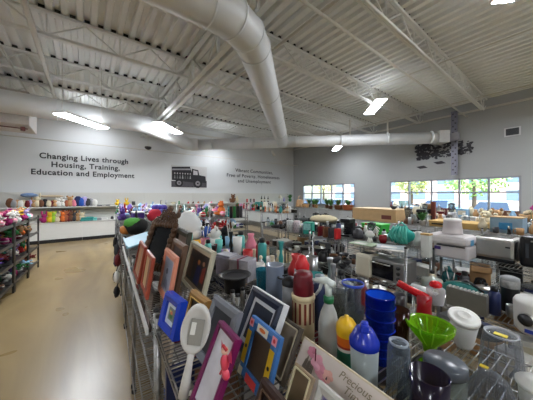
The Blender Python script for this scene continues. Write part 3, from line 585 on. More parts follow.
pframe('grey marbled frame with a dark empty opening behind the magenta frame', 0.277, 0.7, 0.19, 0.22, 22, .032, .016, (118, 122, 130), (40, 44, 52), [(46, 50, 58)], yaw=.08)
pframe('magenta frame with a blank white picture and a pink fairy ornament', 0.2, 0.575, 0.125, 0.225, 24, .014, .016, (108, 18, 76), (215, 212, 218), [(214, 212, 220)], rough=.3)
t = rroot('fairy_ornament', .25, .566, 1.30, 0, 'pink and red fairy figure clipped on the magenta frame', 'figurine')
MB().mat(mat((214, 70, 90), .3)).ball((0, 0, .02), (.012, .014, .022), 10).ball((0, -.005, -.008), (.01, .014, .014), 8).tube([(0, .008, .0), (-.004, .02, -.02)], .004, 6).build('dress', t)
MB().mat(mat((236, 190, 170), .4)).ball((0, 0, .05), .01, 10).build('head', t)
MB().mat(mat((206, 60, 110), .3)).add([(.004, 0, .03), (.004, .03, .062), (.004, .034, .03), (.004, -.03, .066), (.004, -.034, .034), (.008, 0, .02)], [(0, 1, 2, 5), (0, 5, 4, 3)]).build('wings', t)
MB().mat(mat((190, 40, 50), .4)).tube([(0, -.012, .056), (-.004, 0, .064), (0, .012, .056)], .004, 6).build('hair', t)
pframe("children's frame of blue and yellow squares with pink circles around brown card", .365, .555, .165, .185, 18, .034, .014, (58, 110, 170), (222, 216, 190), [(84, 66, 50)], rough=.4)
# squares painted on the children's frame
r_ = [o for o in bpy.data.objects if o.name.startswith('picture_frame') and 'pink circles' in o.get('label', '')][0]
a = MB(); sqs = [(PAL['yellow'], 0, 1), ((232, 150, 160), 0, 0), ((226, 220, 200), 1, 0), ((232, 150, 160), 2, 0), (PAL['yellow'], 2, 1), ((226, 220, 200), 2, 2), ((210, 60, 60), 1, 2), ((226, 220, 200), 0, 2)]
w_, h_ = .165, .185
for c, i, j in sqs:
    yc = w_/2-.017-(w_-.034)/2*i; zc = h_-.017-(h_-.034)/2*j; e_ = .012 if i != 1 else .03
    e2 = .012 if j != 1 else .05
    a.mat(mat(c, .5, 0, .05)).poly([(-.0062, yc+e_, zc-e2), (-.0062, yc-e_, zc-e2), (-.0062, yc-e_, zc+e2), (-.0062, yc+e_, zc+e2)])
for c, i, j in (((200, 50, 60), 0, 0), (PAL['orange'], 1, 0), ((200, 50, 60), 2, 0), ((40, 40, 44), 2, 1), ((40, 40, 44), 0, 1)):
    yc = w_/2-.017-(w_-.034)/2*i; zc = h_-.017-(h_-.034)/2*j
    a.mat(mat(c, .5, 0, .05)).poly([(-.0068, yc-q_[0], zc+q_[1]) for q_ in disc(0, 0, .006 if i != 1 else .018, .006, 12)][::-1])
a.build('painted_squares', r_)
pframe('navy frame edged in white standing tall behind the children\'s frame', 0.42, 0.665, 0.215, 0.228, 26, .03, .024, (34, 42, 60), (214, 216, 220), [(38, 44, 58)], edge=(226, 228, 230), inner=.016)
pframe('frame with a dark beaded edge around a taupe picture', 0.45, 0.585, 0.1, 0.176, 28, .014, .012, (70, 62, 52), (128, 116, 100), [(124, 112, 96)], strip=(190, 178, 150))
pframe('dark carved wooden frame lowest beside the floral panel', 0.3, 0.44, 0.1, 0.115, 24, .022, .016, (52, 34, 28), (60, 44, 38), [(44, 34, 32)], strip=(110, 84, 64))
pframe('small taupe frame with a thin cream edge, inside the floral panel\'s lower half', 0.365, 0.43, 0.07, 0.15, 26, .008, .008, (150, 132, 106), (104, 88, 66), [(106, 90, 68)], strip=(206, 196, 160))
pframe('small pale grey frame holding a purple and white picture', 0.372, 0.335, 0.085, 0.15, 26, .02, .012, (186, 184, 176), (150, 140, 170), [(110, 100, 140), ([(.1, 0), (.5, 0), (.4, .8), (.2, .9)], (226, 224, 230)), ([(.6, .1), (.9, .1), (.8, .7)], (60, 50, 90))], inner=.004)
# floral wooden panel with its writing
L_, Hh, lean = .31, .15, 30
fl = rroot('wall_plaque', .465, .272+L_/2, Z1+.003, 0, 'pale floral wooden plaque with handwritten words and pink blossoms', 'plaque', None, 0, rad(lean))
MB().mat(mat((208, 194, 164), .6, 0, .1)).box((.006, 0, Hh/2), (.012, L_, Hh), bev=.001).build('board', fl)
a = MB(); a.mat(mat((216, 204, 194), .6, 0, .1, 14)).poly([(-.0006, L_/2-.004, .003), (-.0006, -L_/2+.004, .003), (-.0006, -L_/2+.004, Hh-.004), (-.0006, L_/2-.004, Hh-.004)])
def fp(pts, c, k): a.mat(mat(c, .6, 0, .15, 40)).poly([(-.001-k*.0003, L_/2-x_, z_) for x_, z_ in pts])
for i in range(9): fp([(.02+i*.006, .03), (.035+i*.004, .1+.01*(i % 3)), (.038+i*.004, .1), (.028+i*.006, .03)], (132, 124, 112), 1)
for cx_, cz_, r1, c in ((.05, .126, .018, (200, 120, 140)), (.078, .112, .024, (226, 160, 176)), (.098, .098, .02, (216, 140, 156)), (.125, .1, .018, (220, 164, 150)), (.118, .078, .014, (214, 130, 140)), (.03, .03, .018, (176, 60, 100)), (.055, .02, .014, (206, 96, 130))):
    for j in range(5):
        an = j*2*PI/5; fp([(cx_+r1*.5*math.cos(an)+r1*.55*math.cos(b_*PI/4), cz_+r1*.5*math.sin(an)+r1*.4*math.sin(b_*PI/4)) for b_ in range(8)], [min(255, x_+j*5) for x_ in c], 2+j)
fp([(.058, .14), (.07, .11), (.074, .112), (.062, .142)], (110, 40, 50), 8); fp([(.12, .09), (.126, .09), (.124, .1)], (40, 36, 50), 8)
a.build('painting', fl)
for body, yy, zz, sz in (('Precious', .155, .118, .027), ('Time', .178, .094, .027)):
    cu = bpy.data.curves.new('writing', 'FONT'); cu.body = body; cu.size = sz; cu.shear = .35; cu.extrude = .0003; cu.materials.append(mat((140, 128, 104), .6, 0, 0))
    o = bpy.data.objects.new('writing', cu); COL.objects.link(o); me = bpy.data.meshes.new_from_object(o.evaluated_get(bpy.context.evaluated_depsgraph_get())); bpy.data.objects.remove(o)
    o = bpy.data.objects.new('writing', me); COL.objects.link(o); o.parent = fl; o.location = (-.0045, L_/2-yy, zz); o.rotation_euler = (PI/2, 0, -PI/2)
# ornate dark mirror
t = rroot('ornate_mirror', .285, 2.10, Z1+.003, rad(24), 'dark brown ornately carved mirror with a tall scrolled crest', 'mirror', None, 0, rad(21))
BRZ = mat((86, 60, 40), .4, .25, .35, 40); w_, h_ = .29, .34; a = MB(); a.mat(BRZ); rg = random.Random(5)
for (y0, z0), (y1, z1) in (((-w_/2, 0), (w_/2, 0)), ((w_/2, 0), (w_/2, h_)), ((w_/2, h_), (-w_/2, h_)), ((-w_/2, h_), (-w_/2, 0))):
    a.tube([(0, y0, z0+.03), (0, y1, z1+.03)], .022, 8)
    for i in range(9):
        k = i/8; a.ball((-.01, y0+(y1-y0)*k, z0+(z1-z0)*k+.03), (.02, rg.uniform(.022, .034), rg.uniform(.022, .034)), 8, None, .12, i)
a.build('carved_frame', t); a = MB(); a.mat(BRZ)
for i in range(60):
    u_ = rg.uniform(-1, 1); zt = .38+.13*(1-abs(u_)**1.3)*rg.random(); p = (rg.uniform(-.02, .01), u_*.17, zt); sg = 1 if i % 2 else -1
    a.tube([(p[0], p[1]*.85+sg*.024*math.cos(j*.8)*(1-j*.1), p[2]+.024*math.sin(j*.8)*(1-j*.1)) for j in range(7)], .0065, 5)
for i in range(14): a.ball((0, -.13+i*.02, .38+.1*(1-abs((i-6.5)/7))), (.014, .018, .026), 8, None, .15, i)
a.ball((0, 0, .51), (.02, .03, .03), 10, None, .1, 2)
a.ball((0, -.13, .46), (.018, .02, .03), 8, None, .1, 4); a.build('crest', t)
MB().mat(mat((40, 42, 46), .06, .6, 0)).box((.002, 0, h_/2+.03), (.004, w_-.04, h_-.04)).build('glass', t)
# white hand mirror
t = rroot('hand_mirror', .185, .72, Z1+.003, rad(62), 'white plastic hand mirror propped upright with a grey card in its face', 'hand mirror', None, rad(10), rad(5))
WM = mat((206, 204, 198), .4, 0, .04)
M = Matrix.Translation((0, 0, .195)); a = MB(); a.mat(WM); vs = []; fs = []; n = 28
ring = [(-.001, .0), (-.009, .8), (-.013, .92), (-.009, 1.), (.006, 1.), (.012, .8), (.012, 0)]
for i in range(n):
    an = 2*PI*i/n
    for x_, k in ring: vs.append((x_, .043*k*math.cos(an), .195+.072*k*math.sin(an)))
for i in range(n):
    for q_ in range(len(ring)-1): j = (i+1) % n; L = len(ring); fs.append((i*L+q_, i*L+q_+1, j*L+q_+1, j*L+q_))
a.add(vs, fs, None, True); a.build('rim', t)
MB().mat(WM).tube([(0, 0, .128), (0, .0, .1), (0, 0, .05), (0, 0, .0)], [.012, .010, .014, .016], 10).build('handle', t)
MB().mat(mat((150, 148, 140), .5)).box((-.012, -.004, .19), (.003, .04, .075)).mat(WHITE).box((-.0145, .006, .2), (.002, .014, .035)).build('card', t)

# price rail on the front edge and things on lower shelves
tag(rail := MB().mat(mat((200, 200, 198), .5)).box((0, 0, 0), (.012, 2.2, .03)).build('price_rail'), 'pale price rail clipped along the aisle edge of the frame rack', 'price rail')
x, y = W(.155, 2.35); rail.location = (x, y, Z1-.05); rail.rotation_euler = (0, 0, RROT)
pframe('narrow beige framed print standing on the shelf below the others', .22, 1.16, .24, .2, 8, .014, .012, (196, 184, 160), (150, 140, 120), [(132, 120, 100)], z=.855, group='frames on the shelf below')
pframe('round-cornered dark framed print on the shelf below, farther along', .22, 1.7, .3, .24, 8, .02, .014, (70, 60, 56), (120, 110, 100), [(100, 80, 80)], z=.855, group='frames on the shelf below')
pframe('wide silver frame lying low on the shelf below the hand mirror', .22, .66, .26, .2, 8, .03, .014, (164, 160, 150), (50, 60, 70), [(70, 66, 60)], z=.855, group='frames on the shelf below')

# ------------------------------------------------------------------ cups and bottles behind the frames
def lob(name, s, v, label, cat, parts, yaw=0, z=Z1, group=None, r=.05):
    t = rroot(name, s, v, z+.001, yaw, label, cat, group); busy(s, v, z, r)
    for nm, m_, fn in parts: a = MB(); a.mat(m_); fn(a); a.build(nm, t)
    return t
LT = lambda prof, n=24: (lambda a: a.lathe(prof, n))
def th(a):
    a.lathe([(0, 0), (.044, 0), (.047, .01), (.047, .16)], 24)
lob('thermos', .69, .75, 'maroon capped thermos with a cream ring and brown striped body', 'thermos', [
    ('flask_body', mat((206, 188, 150), .4), th),
    ('stripes', mat((120, 50, 40), .4), lambda a: [a.add([(.0476*math.cos(t_), .0476*math.sin(t_), .07), (.0476*math.cos(t_+.2), .0476*math.sin(t_+.2), .07), (.0476*math.cos(t_+.2), .0476*math.sin(t_+.2), .155), (.0476*math.cos(t_), .0476*math.sin(t_), .155)], [(0, 1, 2, 3)]) for t_ in [i*2*PI/14 for i in range(14)]]),
    ('collar', mat((214, 196, 156), .4), LT([(.046, .16), (.05, .165), (.05, .178), (.044, .182)])),
    ('cup_lid', mat((104, 24, 34), .3), LT([(.042, .182), (.044, .19), (.041, .26), (.036, .272), (0, .274)]))], r=.05)
lob('travel_bottle', .93, 1.02, 'squat bottle with a bright red lid just behind the thermos', 'bottle', [('bottle_body', mat((60, 60, 66), .4), LT([(0, 0), (.045, 0), (.045, .17), (0, .175)])), ('lid', mat((204, 34, 40), .35), LT([(.04, .175), (.042, .2), (.028, .225), (.02, .25), (0, .255)]))])
lob('insulated_tumbler', .70, .97, 'tall grey-blue straight tumbler taller than its neighbours', 'tumbler', [('tumbler_body', mat((124, 136, 156), .4, .2), LT([(0, 0), (.042, 0), (.045, .02), (.045, .245)])), ('rim', mat((150, 158, 170), .3, .4), LT([(.045, .245), (.046, .25), (.042, .25), (.04, .2), (0, .19)]))])
lob('insulated_tumbler', .71, .86, 'short grey tumbler with a black loop lid beside the thermos', 'tumbler', [('tumbler_body', mat((140, 142, 146), .4, .3), LT([(0, 0), (.036, 0), (.039, .18), (0, .185)])), ('lid', BLACK, LT([(.04, .18), (.041, .2), (.02, .215), (0, .22)])), ('loop', BLACK, lambda a: a.tube([(.0+.03*math.cos(i*PI/6), .05+.022*math.sin(i*PI/6), .2) for i in range(13)], .004, 6))])
lob('plastic_cup', .73, 1.13, 'ribbed teal plastic cup to one side of the tall grey tumbler', 'cup', [('cup_body', clear((40, 120, 140), .5), LT([(0, 0), (.032, 0), (.033, .03), (.031, .035), (.036, .09), (.034, .095), (.04, .18), (.037, .18), (.03, .01), (0, .01)]))])
lob('bottle', .80, .76, 'dark navy bottle patterned with pale flecks between thermos and spray bottle', 'bottle', [('bottle_body', mat((40, 50, 80), .35, 0, .7, 60), LT([(0, 0), (.036, 0), (.038, .17), (.03, .2), (.02, .21)])), ('cap', mat((150, 160, 170), .3, .5), LT([(.022, .21), (.022, .235), (0, .24)]))])
lob('spray_bottle', .70, .62, 'white trigger spray bottle with a green collar', 'spray bottle', [
    ('bottle_body', clear((228, 230, 226), .62, .3), LT([(0, 0), (.036, 0), (.038, .01), (.038, .11), (.03, .15), (.016, .185), (.015, .19)])), ('collar', mat((24, 104, 60), .4), LT([(.015, .188), (.019, .19), (.019, .213), (.012, .215)])),
    ('trigger_head', mat((214, 222, 216), .4), lambda a: (a.tube([(0, 0, .21), (0, 0, .24), (-.004, .002, .262)], [.012, .013, .014], 12), a.tube([(.022, -.01, .262), (-.01, .004, .27), (-.05, .022, .262)], [.012, .015, .010], 12), a.tube([(-.05, .022, .262), (-.062, .027, .26)], [.007, .006], 10))),
    ('trigger', mat((206, 212, 208), .4), lambda a: a.tube([(-.028, .012, .255), (-.034, .014, .23), (-.05, .02, .205)], [.006, .006, .005], 8))], yaw=-.9)
lob('sippy_cup', .69, .53, 'rounded cup with a yellow dome above orange, white and green bands', 'cup', [
    ('dome_lid', mat((236, 186, 30), .35), LT([(.034, .115), (.036, .13), (.034, .15), (.022, .168), (.008, .174), (.008, .18), (0, .18)])), ('orange_band', mat((226, 110, 30), .4), LT([(.034, .115), (.032, .085)])),
    ('red_ring', mat((170, 50, 40), .4), LT([(.032, .085), (.0325, .078)])), ('white_ring', WHITE, LT([(.0325, .078), (.0325, .068)])), ('cup_body', mat((20, 110, 84), .4), LT([(.0325, .068), (.032, .01), (.03, 0), (0, 0)]))])
lob('shaker_bottle', .65, .435, 'frosted shaker bottle with a royal blue flip lid', 'shaker bottle', [
    ('bottle_body', clear((196, 206, 206), .6, .35), LT([(0, 0), (.034, 0), (.036, .006), (.041, .145), (0, .146)])),
    ('lid', mat((24, 48, 170), .25), LT([(.041, .14), (.044, .142), (.044, .158), (.04, .166), (.036, .172), (.026, .192), (.02, .196), (0, .197)])),
    ('flip_cap', mat((28, 54, 180), .25), lambda a: (a.box((-.012, 0, .202), (.034, .026, .022), None, .85, .004), a.tube([(-.012, 0, .205), (-.012, 0, .218)], [.011, .01], 12)))], yaw=.7, r=.045)
lob('plastic_tumbler', .82, .485, 'large translucent cobalt blue tumbler', 'tumbler', [('tumbler_body', clear((20, 70, 214), .3, .06), LT([(0, 0), (.036, 0), (.038, .01), (.04, .11), (.048, .12), (.05, .235), (.051, .24), (.048, .24), (.046, .12), (.036, .11), (.034, .012), (0, .012)], 28)), ('inner_lip', mat((30, 90, 214), .15), LT([(.048, .236), (.046, .205), (.044, .2)], 28)), ('rings', clear((20, 60, 200), .45), lambda a: [a.tube([(.001+r_*math.cos(i*PI/12), r_*math.sin(i*PI/12), z_) for i in range(25)], .0018, 5, caps=False) for z_, r_ in ((.03, .0385), (.06, .039), (.09, .0395), (.12, .048), (.16, .049), (.2, .05))])])
lob('drinking_glass', .86, .70, 'clear straight drinking glass in front of the blue-rimmed one', 'glass', [('glass_body', clear((220, 224, 220), .14), LT([(0, 0), (.032, 0), (.035, .17), (.0335, .17), (.031, .012), (0, .012)]))])
lob('drinking_glass', .97, .71, 'clear plastic glass with a wide blue rim', 'glass', [('glass_body', clear((214, 222, 230), .16), LT([(0, 0), (.034, 0), (.038, .05), (.038, .15), (.05, .175), (.048, .175), (.036, .15), (.032, .01), (0, .01)])), ('rim', mat((50, 80, 190), .3), LT([(.05, .172), (.052, .178), (.05, .184), (.047, .178), (.05, .172)]))])
lob('drinking_glass', .81, .585, 'clear fluted drinking glass between spray bottle and cobalt tumbler', 'glass', [('glass_body', clear((220, 226, 226), .14), LT([(0, 0), (.03, 0), (.034, .05), (.033, .09), (.037, .16), (.0355, .16), (.031, .09), (.031, .05), (.028, .01), (0, .01)]))])
lob('plastic_cup', .93, .475, 'dark amber brown cup beside the cobalt tumbler', 'cup', [('cup_body', clear((70, 36, 26), .6), LT([(0, 0), (.034, 0), (.038, .16), (.036, .16), (.032, .01), (0, .01)]))])
lob('plastic_cup', .705, .36, 'upturned clear plastic cup before the black cup', 'cup', [('cup_body', clear((200, 214, 226), .18), LT([(.036, 0), (.038, .0), (.038, .008), (.033, .012), (.03, .15), (.026, .165), (0, .166)])), ('ribs', clear((236, 240, 244), .2), lambda a: [a.tube([(.0335*math.cos(i*PI/8), .0335*math.sin(i*PI/8), .014), (.0265*math.cos(i*PI/8), .0265*math.sin(i*PI/8), .163)], .0012, 4) for i in range(16)]), ('base_ring', clear((220, 228, 236), .4), LT([(.024, .165), (.026, .172), (.022, .172), (.02, .166)]))])
lob('plastic_cup', .665, .265, 'open glossy black cup, lowest among the cups', 'cup', [('cup_body', mat((24, 16, 36), .15), LT([(0, 0), (.033, 0), (.036, .01), (.044, .155), (.0415, .155), (.034, .012), (0, .012)], 28))])
lob('glass_canister', .76, .265, 'glass canister with a flat slate grey lid', 'canister', [('jar_body', clear((210, 220, 214), .2), LT([(0, 0), (.045, 0), (.047, .01), (.047, .12), (.044, .125), (.042, .12), (.044, .01), (0, .01)], 28)), ('lid', mat((70, 76, 84), .3), LT([(.046, .125), (.05, .126), (.05, .146), (.047, .15), (0, .151)], 28))])
lob('funnel_bowl', .945, .375, 'clear lime green footed dessert dish shaped like a funnel', 'dish', [('dish_body', clear((150, 210, 40), .38), LT([(0, .0), (.036, 0), (.03, .008), (.012, .016), (.012, .035), (.02, .05), (.024, .075), (.066, .125), (.074, .145), (.072, .147), (.062, .128), (.018, .078), (0, .07)], 24)), ('ribs', clear((190, 236, 70), .6), lambda a: [a.tube([(.025*math.cos(i*PI/6), .025*math.sin(i*PI/6), .077), (.066*math.cos(i*PI/6), .066*math.sin(i*PI/6), .125), (.074*math.cos(i*PI/6), .074*math.sin(i*PI/6), .145)], .0022, 5) for i in range(12)])], r=.06)
lob('salad_spinner', 1.17, .345, 'round white lid standing tilted beside the red hand appliance', 'lid', [('lid_disc', WHITE, lambda a: a.lathe([(0, .004), (.016, .004), (.02, .014), (.023, .014), (.026, .004), (.042, .006), (.05, .008), (.052, 0), (.052, -.006), (.036, -.012), (0, -.012)], 28, Matrix.Translation((0, 0, .115)) @ Matrix.Rotation(rad(-14), 4, 'Y') @ Matrix.Rotation(rad(10), 4, 'X'))), ('bowl_body', clear((226, 226, 224), .55), lambda a: a.lathe([(0, 0), (.026, 0), (.03, .01), (.044, .085), (.042, .085), (.026, .012), (0, .012)], 24))], r=.06)
lob('hand_press', 1.13, .47, 'bright red plastic hand appliance with a slanting handle', 'kitchen tool', [
    ('handle', mat((196, 26, 34), .25), lambda a: a.tube([(-.02, .10, .195), (-.015, .06, .182), (-.005, .0, .165), (.0, -.012, .15)], [.016, .015, .018, .024], 12)),
    ('tool_body', mat((150, 20, 28), .3), lambda a: a.lathe([(0, 0), (.03, 0), (.032, .06), (.026, .12), (.03, .17), (0, .175)], 16)), ('tip_cap', mat((210, 30, 36), .2), lambda a: a.ball((.035, -.03, .215), (.024, .024, .018), 12)), ('clear_sleeve', clear((226, 226, 228), .4), lambda a: a.lathe([(.028, .15), (.034, .2), (.034, .215), (.0, .235)], 14, None, (.035, -.03, -.015)))], r=.05)
lob('measuring_pitcher', .985, .20, 'upturned clear pitcher with a yellow price sticker on its base', 'pitcher', [('pitcher_body', clear((212, 216, 222), .16), LT([(.058, 0), (.06, 0), (.06, .006), (.055, .01), (.046, .15), (.042, .17), (.038, .178), (.0, .178)], 28)), ('base_ring', clear((226, 230, 236), .5), LT([(.036, .178), (.04, .184), (.036, .184), (.034, .178)], 28)), ('ribs', clear((236, 240, 244), .2), lambda a: [a.tube([(.0555*math.cos(i*PI/7), .0555*math.sin(i*PI/7), .012), (.0425*math.cos(i*PI/7), .0425*math.sin(i*PI/7), .168)], .0012, 4) for i in range(14)]), ('price_sticker', mat((230, 210, 40), .5), lambda a: a.box((-.005, .0, .1795), (.018, .03, .001))), ('handle', clear((216, 220, 226), .3), lambda a: a.tube([(.05, -.01, .13), (.085, -.02, .12), (.088, -.02, .05), (.058, -.01, .03)], .006, 8))], r=.065)
lob('cake_dome', .865, .195, 'upturned clear bowl with a small yellow sticker', 'bowl', [('bowl_body', clear((206, 212, 220), .2), LT([(.062, 0), (.064, 0), (.064, .006), (.059, .01), (.052, .06), (.034, .1), (.018, .115), (0, .118)], 28)), ('ribs', clear((236, 240, 244), .2), lambda a: [a.tube([(.0595*math.cos(i*PI/10), .0595*math.sin(i*PI/10), .012), (.0525*math.cos(i*PI/10), .0525*math.sin(i*PI/10), .06)], .0012, 4) for i in range(20)]), ('upper_ribs', clear((236, 240, 244), .2), lambda a: [a.tube([(.0525*math.cos(i*PI/10), .0525*math.sin(i*PI/10), .06), (.0345*math.cos(i*PI/10), .0345*math.sin(i*PI/10), .1)], .0012, 4) for i in range(20)]), ('price_sticker', mat((232, 206, 40), .5), lambda a: a.box((.02, .02, .1135), (.014, .018, .002), Matrix.Rotation(0, 4, 'Y')))], r=.062)
lob('plastic_tub', .93, .115, 'round white tub lid cut off by the picture corner', 'tub', [('tub_body', clear((230, 232, 230), .5), LT([(0, 0), (.035, 0), (.042, .1), (0, .1)])), ('lid', WHITE, LT([(.042, .098), (.047, .1), (.047, .108), (.03, .111), (.028, .118), (.012, .12), (0, .12)], 24))], r=.05)
# row of glasses, black bag and shiny gift boxes
lob('gift_box', .80, 1.50, 'shiny silver gift box with a clear wrap', 'gift box', [('box_body', mat((190, 188, 198), .2, .5, .3, 40), lambda a: a.box((0, 0, .075), (.12, .16, .15), bev=.004)), ('ribbon', mat((120, 60, 80), .3), lambda a: (a.box((0, 0, .153), (.125, .014, .006)), a.box((-.0615, .0, .076), (.003, .014, .15))))], yaw=.5, r=.1)
lob('gift_box', .76, 1.68, 'pale lilac boxed ornament left of the silver gift box', 'gift box', [('box_body', mat((182, 178, 196), .3, .2, .3, 40), lambda a: a.box((0, 0, .065), (.1, .14, .13), bev=.004)), ('lid', clear((230, 230, 236), .4), lambda a: a.box((0, 0, .14), (.104, .144, .02), bev=.004))], yaw=.4, r=.09)
item('tumbler', .91, 1.62, Z1, 0, 'red', 1.0, 'red cup beside the silver gift box'); item('mug', .93, 1.48, Z1, 1, 'white', 1.0, 'white mug behind the silver gift box')
lob('top_hat', .66, 1.34, 'wide black felt hat lying on the cups rack', 'hat', [('brim', BLACK, LT([(0, .09), (.07, .088), (.1, .1), (.102, .104), (.07, .094), (0, .096)], 24)), ('crown', BLACK, LT([(.07, .096), (.062, .0), (.05, -.0), (0, .0)], 20))], r=.1)
lob('handbag', .72, 1.25+.05, 'black fabric bag slumped under the felt hat', 'bag', [('bag_body', mat((20, 20, 24), .8), lambda a: a.ball((0.02, -.14, .055), (.06, .07, .055), 12, None, .08, 4)), ('strap', BLACK, lambda a: a.tube([(.02, -.18, .09), (.02, -.15, .14), (.02, -.1, .1)], .006, 6))], r=.07)
# white stuffed bag with red and yellow things
t = lob('laundry_bag', .86, 3.1, 'big white bulging bag taller than the goods around it', 'bag', [('sack', mat((222, 222, 218), .8, 0, .04), lambda a: a.ball((0, 0, .19), (.17, .19, .19), 16, None, .06, 9).ball((0, 0, .11), (.17, .2, .11), 16, None, .04, 8)), ('tie', WHITE, lambda a: a.ball((0, 0, .37), (.05, .06, .03), 10, None, .2, 3))], r=.2)
lob('storage_tray', .92, 2.78, 'bright yellow tray against the white bulging bag', 'tray', [('tray_body', mat((232, 180, 30), .4), LT([(0, 0), (.1, 0), (.12, .05), (.116, .05), (.096, .008), (0, .008)], 20))], r=.12)
lob('storage_tray', .72, 2.78, 'red flat box at the foot of the white bulging bag', 'box', [('box_body', mat((200, 44, 36), .4), lambda a: a.box((0, 0, .04), (.16, .1, .08), bev=.005)), ('lid', mat((226, 120, 70), .4), lambda a: a.box((0, 0, .085), (.165, .105, .012), bev=.003))], r=.09)
t = rroot('box_cover', .36, 3.2, Z1+.07, 0, 'pale blue plastic storage box lid, lying tilted at the end of the frames', 'lid', None, 0, rad(-14)); busy(.33, 3.2, Z1, .3)
MB().mat(mat((150, 196, 216), .35, 0, .05)).box((0, 0, .015), (.4, .62, .02), bev=.008).build('lid_panel', t); MB().mat(mat((160, 204, 222), .35, 0, .05)).box((.19, 0, .03), (.02, .6, .025), bev=.006).box((-.19, 0, .03), (.02, .6, .025), bev=.006).build('raised_rim', t)
MIX = ['mug', 'tumbler', 'travel_bottle', 'vase', 'glass_jar', 'bowl', 'figurine', 'candlestick', 'utensil_crock']
fill('behind the thermos', Z1, .72, 1.24, .95, 1.9, MIX, ['clear', 'white', 'black', 'pale blue', 'red', 'silver', 'teal', 'grey', 'clear'], dens=1.4, seed=2)
fill('beyond the gift boxes', Z1, .66, 1.24, 1.9, 2.72, MIX+['plush_bear', 'folded_garment', 'shoe'], ['white', 'black', 'blue', 'navy', 'lavender', 'turquoise', 'pale blue', 'pink', 'black'], dens=1.3, seed=3)
fill('behind the white bag', Z1, .95, 1.24, 2.8, 3.6, ['mug', 'plush_bear', 'travel_bottle', 'bowl', 'shoe'], ['blue', 'black', 'red', 'white', 'teal'], dens=1.2, seed=4)
fill('behind the red hand appliance', Z1, 1.0, 1.24, .55, .95, ['mug', 'tumbler', 'glass_jar', 'travel_bottle'], ['clear', 'black', 'silver', 'maroon', 'charcoal'], scl=(.7, .85), dens=1.6, seed=6)
fill('behind the ivory gilt frame', Z1, .56, .64, 1.2, 1.9, ['candlestick', 'figurine'], ['copper', 'black', 'brown'], dens=1.5, seed=7)
for k, (zz, sd) in enumerate(((.855, 8), (.505, 9))):
    fill('on the %s shelf under the frames' % ['second', 'third'][k], zz, .2, .6, .3, 1.1, ['book', 'carton', 'storage_box', 'plate'], ['tan', 'white', 'brown', 'grey', 'navy', 'maroon'], dens=.7, seed=sd)
    fill('on the %s frame shelf past the post' % ['second', 'third'][k], zz, .3, .6, 1.3, 3.5, ['book', 'carton', 'storage_box', 'plate', 'handbag'], ['tan', 'white', 'brown', 'grey', 'blue', 'maroon', 'black'], dens=.55, seed=sd+5)

# ------------------------------------------------------------------ appliance racks across the second aisle
def hp(kind, px, py, z, colour, label, scale=1., yaw=0., **k):
    s, v = at(px, py, z); return item(kind, s, v, z+.001, yaw, colour, scale, label, **k)
def lp(name, px, py, z, label, cat, parts, **k):
    s, v = at(px, py, z); return lob(name, s, v, label, cat, parts, z=z, **k)
BX = lambda *a_, **k_: (lambda a: a.box(*a_, **k_))
lp('toaster', 362.5, 277, Z2, 'cream upright appliance with rounded shoulders next to the toaster oven', 'toaster', [('housing', mat((206, 200, 180), .4, 0, .04), BX((.09, 0, .12), (.2, .17, .235), bev=.03)), ('top_vent', DGREY, BX((.09, 0, .238), (.1, .1, .006))), ('control_strip', DGREY, BX((.09, -.087, .14), (.08, .006, .1)))], r=.14)
s, v = at(390, 286, Z2)
lob('toaster_oven', s+.17, v+.09, 'toaster oven with a dark glass door and chrome handle', 'toaster oven', [('housing', mat((160, 160, 158), .35, .6), BX((0, 0, .115), (.26, .38, .2), bev=.008)), ('glass_door', mat((24, 24, 28), .08), BX((-.133, .04, .115), (.008, .28, .15))), ('door_handle', STEEL, lambda a: a.tube([(-.155, -.08, .18), (-.155, .16, .18)], .006, 8).tube([(-.13, -.07, .18), (-.155, -.07, .18)], .005, 6).tube([(-.13, .15, .18), (-.155, .15, .18)], .005, 6)), ('control_knob', BLACK, lambda a: [a.tube([(-.13, -.15, z_), (-.148, -.15, z_)], .016, 12) for z_ in (.07, .12, .17)]), ('foot', BLACK, lambda a: [a.box((x_, y_, .008), (.03, .03, .016)) for x_ in (-.1, .1) for y_ in (-.15, .15)])], z=Z2, r=.2)
fill('beside the cream toaster', Z2, 2.24, 2.72, 1.75, 2.22, ['cooking_pot', 'frying_pan', 'kettle', 'bowl', 'coffee_maker'], ['black', 'charcoal', 'brown', 'black'], scl=(.7, .95), dens=1.2, seed=11)
# on its top
for i, (px, c) in enumerate(((328, 'maroon'), (334, 'brown'), (340, 'charcoal'), (346, 'red'))):
    s, v = at(px, 240+i*1.6, Z2T); item('binder', 2.34, 2.2-.09*i, Z2T+.001, .03*i, c, .42, '%s album upright on the appliance rack, %s from its far post' % (c, ordn[i]), 'albums on the appliance rack', name='album')
def mag(s, v, z, c, yaw, label, i):
    t = rroot('magazine', s, v, z+.001+i*.007, yaw, label, 'magazine', 'loose magazines'); MB().mat(mat(c, .3, 0, .5, 40)).box((0, 0, .003), (.21, .27, .006)).build('cover', t)
    MB().mat(mat((226, 222, 214), .3, 0, .3, 60)).box((-.03, .02, .0062), (.08, .14, .0006)).build('cover_picture', t)
for i, (s, v, c, n_) in enumerate(((2.36, 1.58, (170, 190, 160), 'pale green'), (2.36, 1.27, (206, 200, 190), 'off-white'), (2.4, 1.3, (180, 186, 190), 'pale grey'))):
    mag(s, v, Z2T, c, .1+.2*i, '%s magazine lying flat on top of the appliance rack' % n_, 0 if i < 2 else 1); busy(s, v, Z2T, .1)
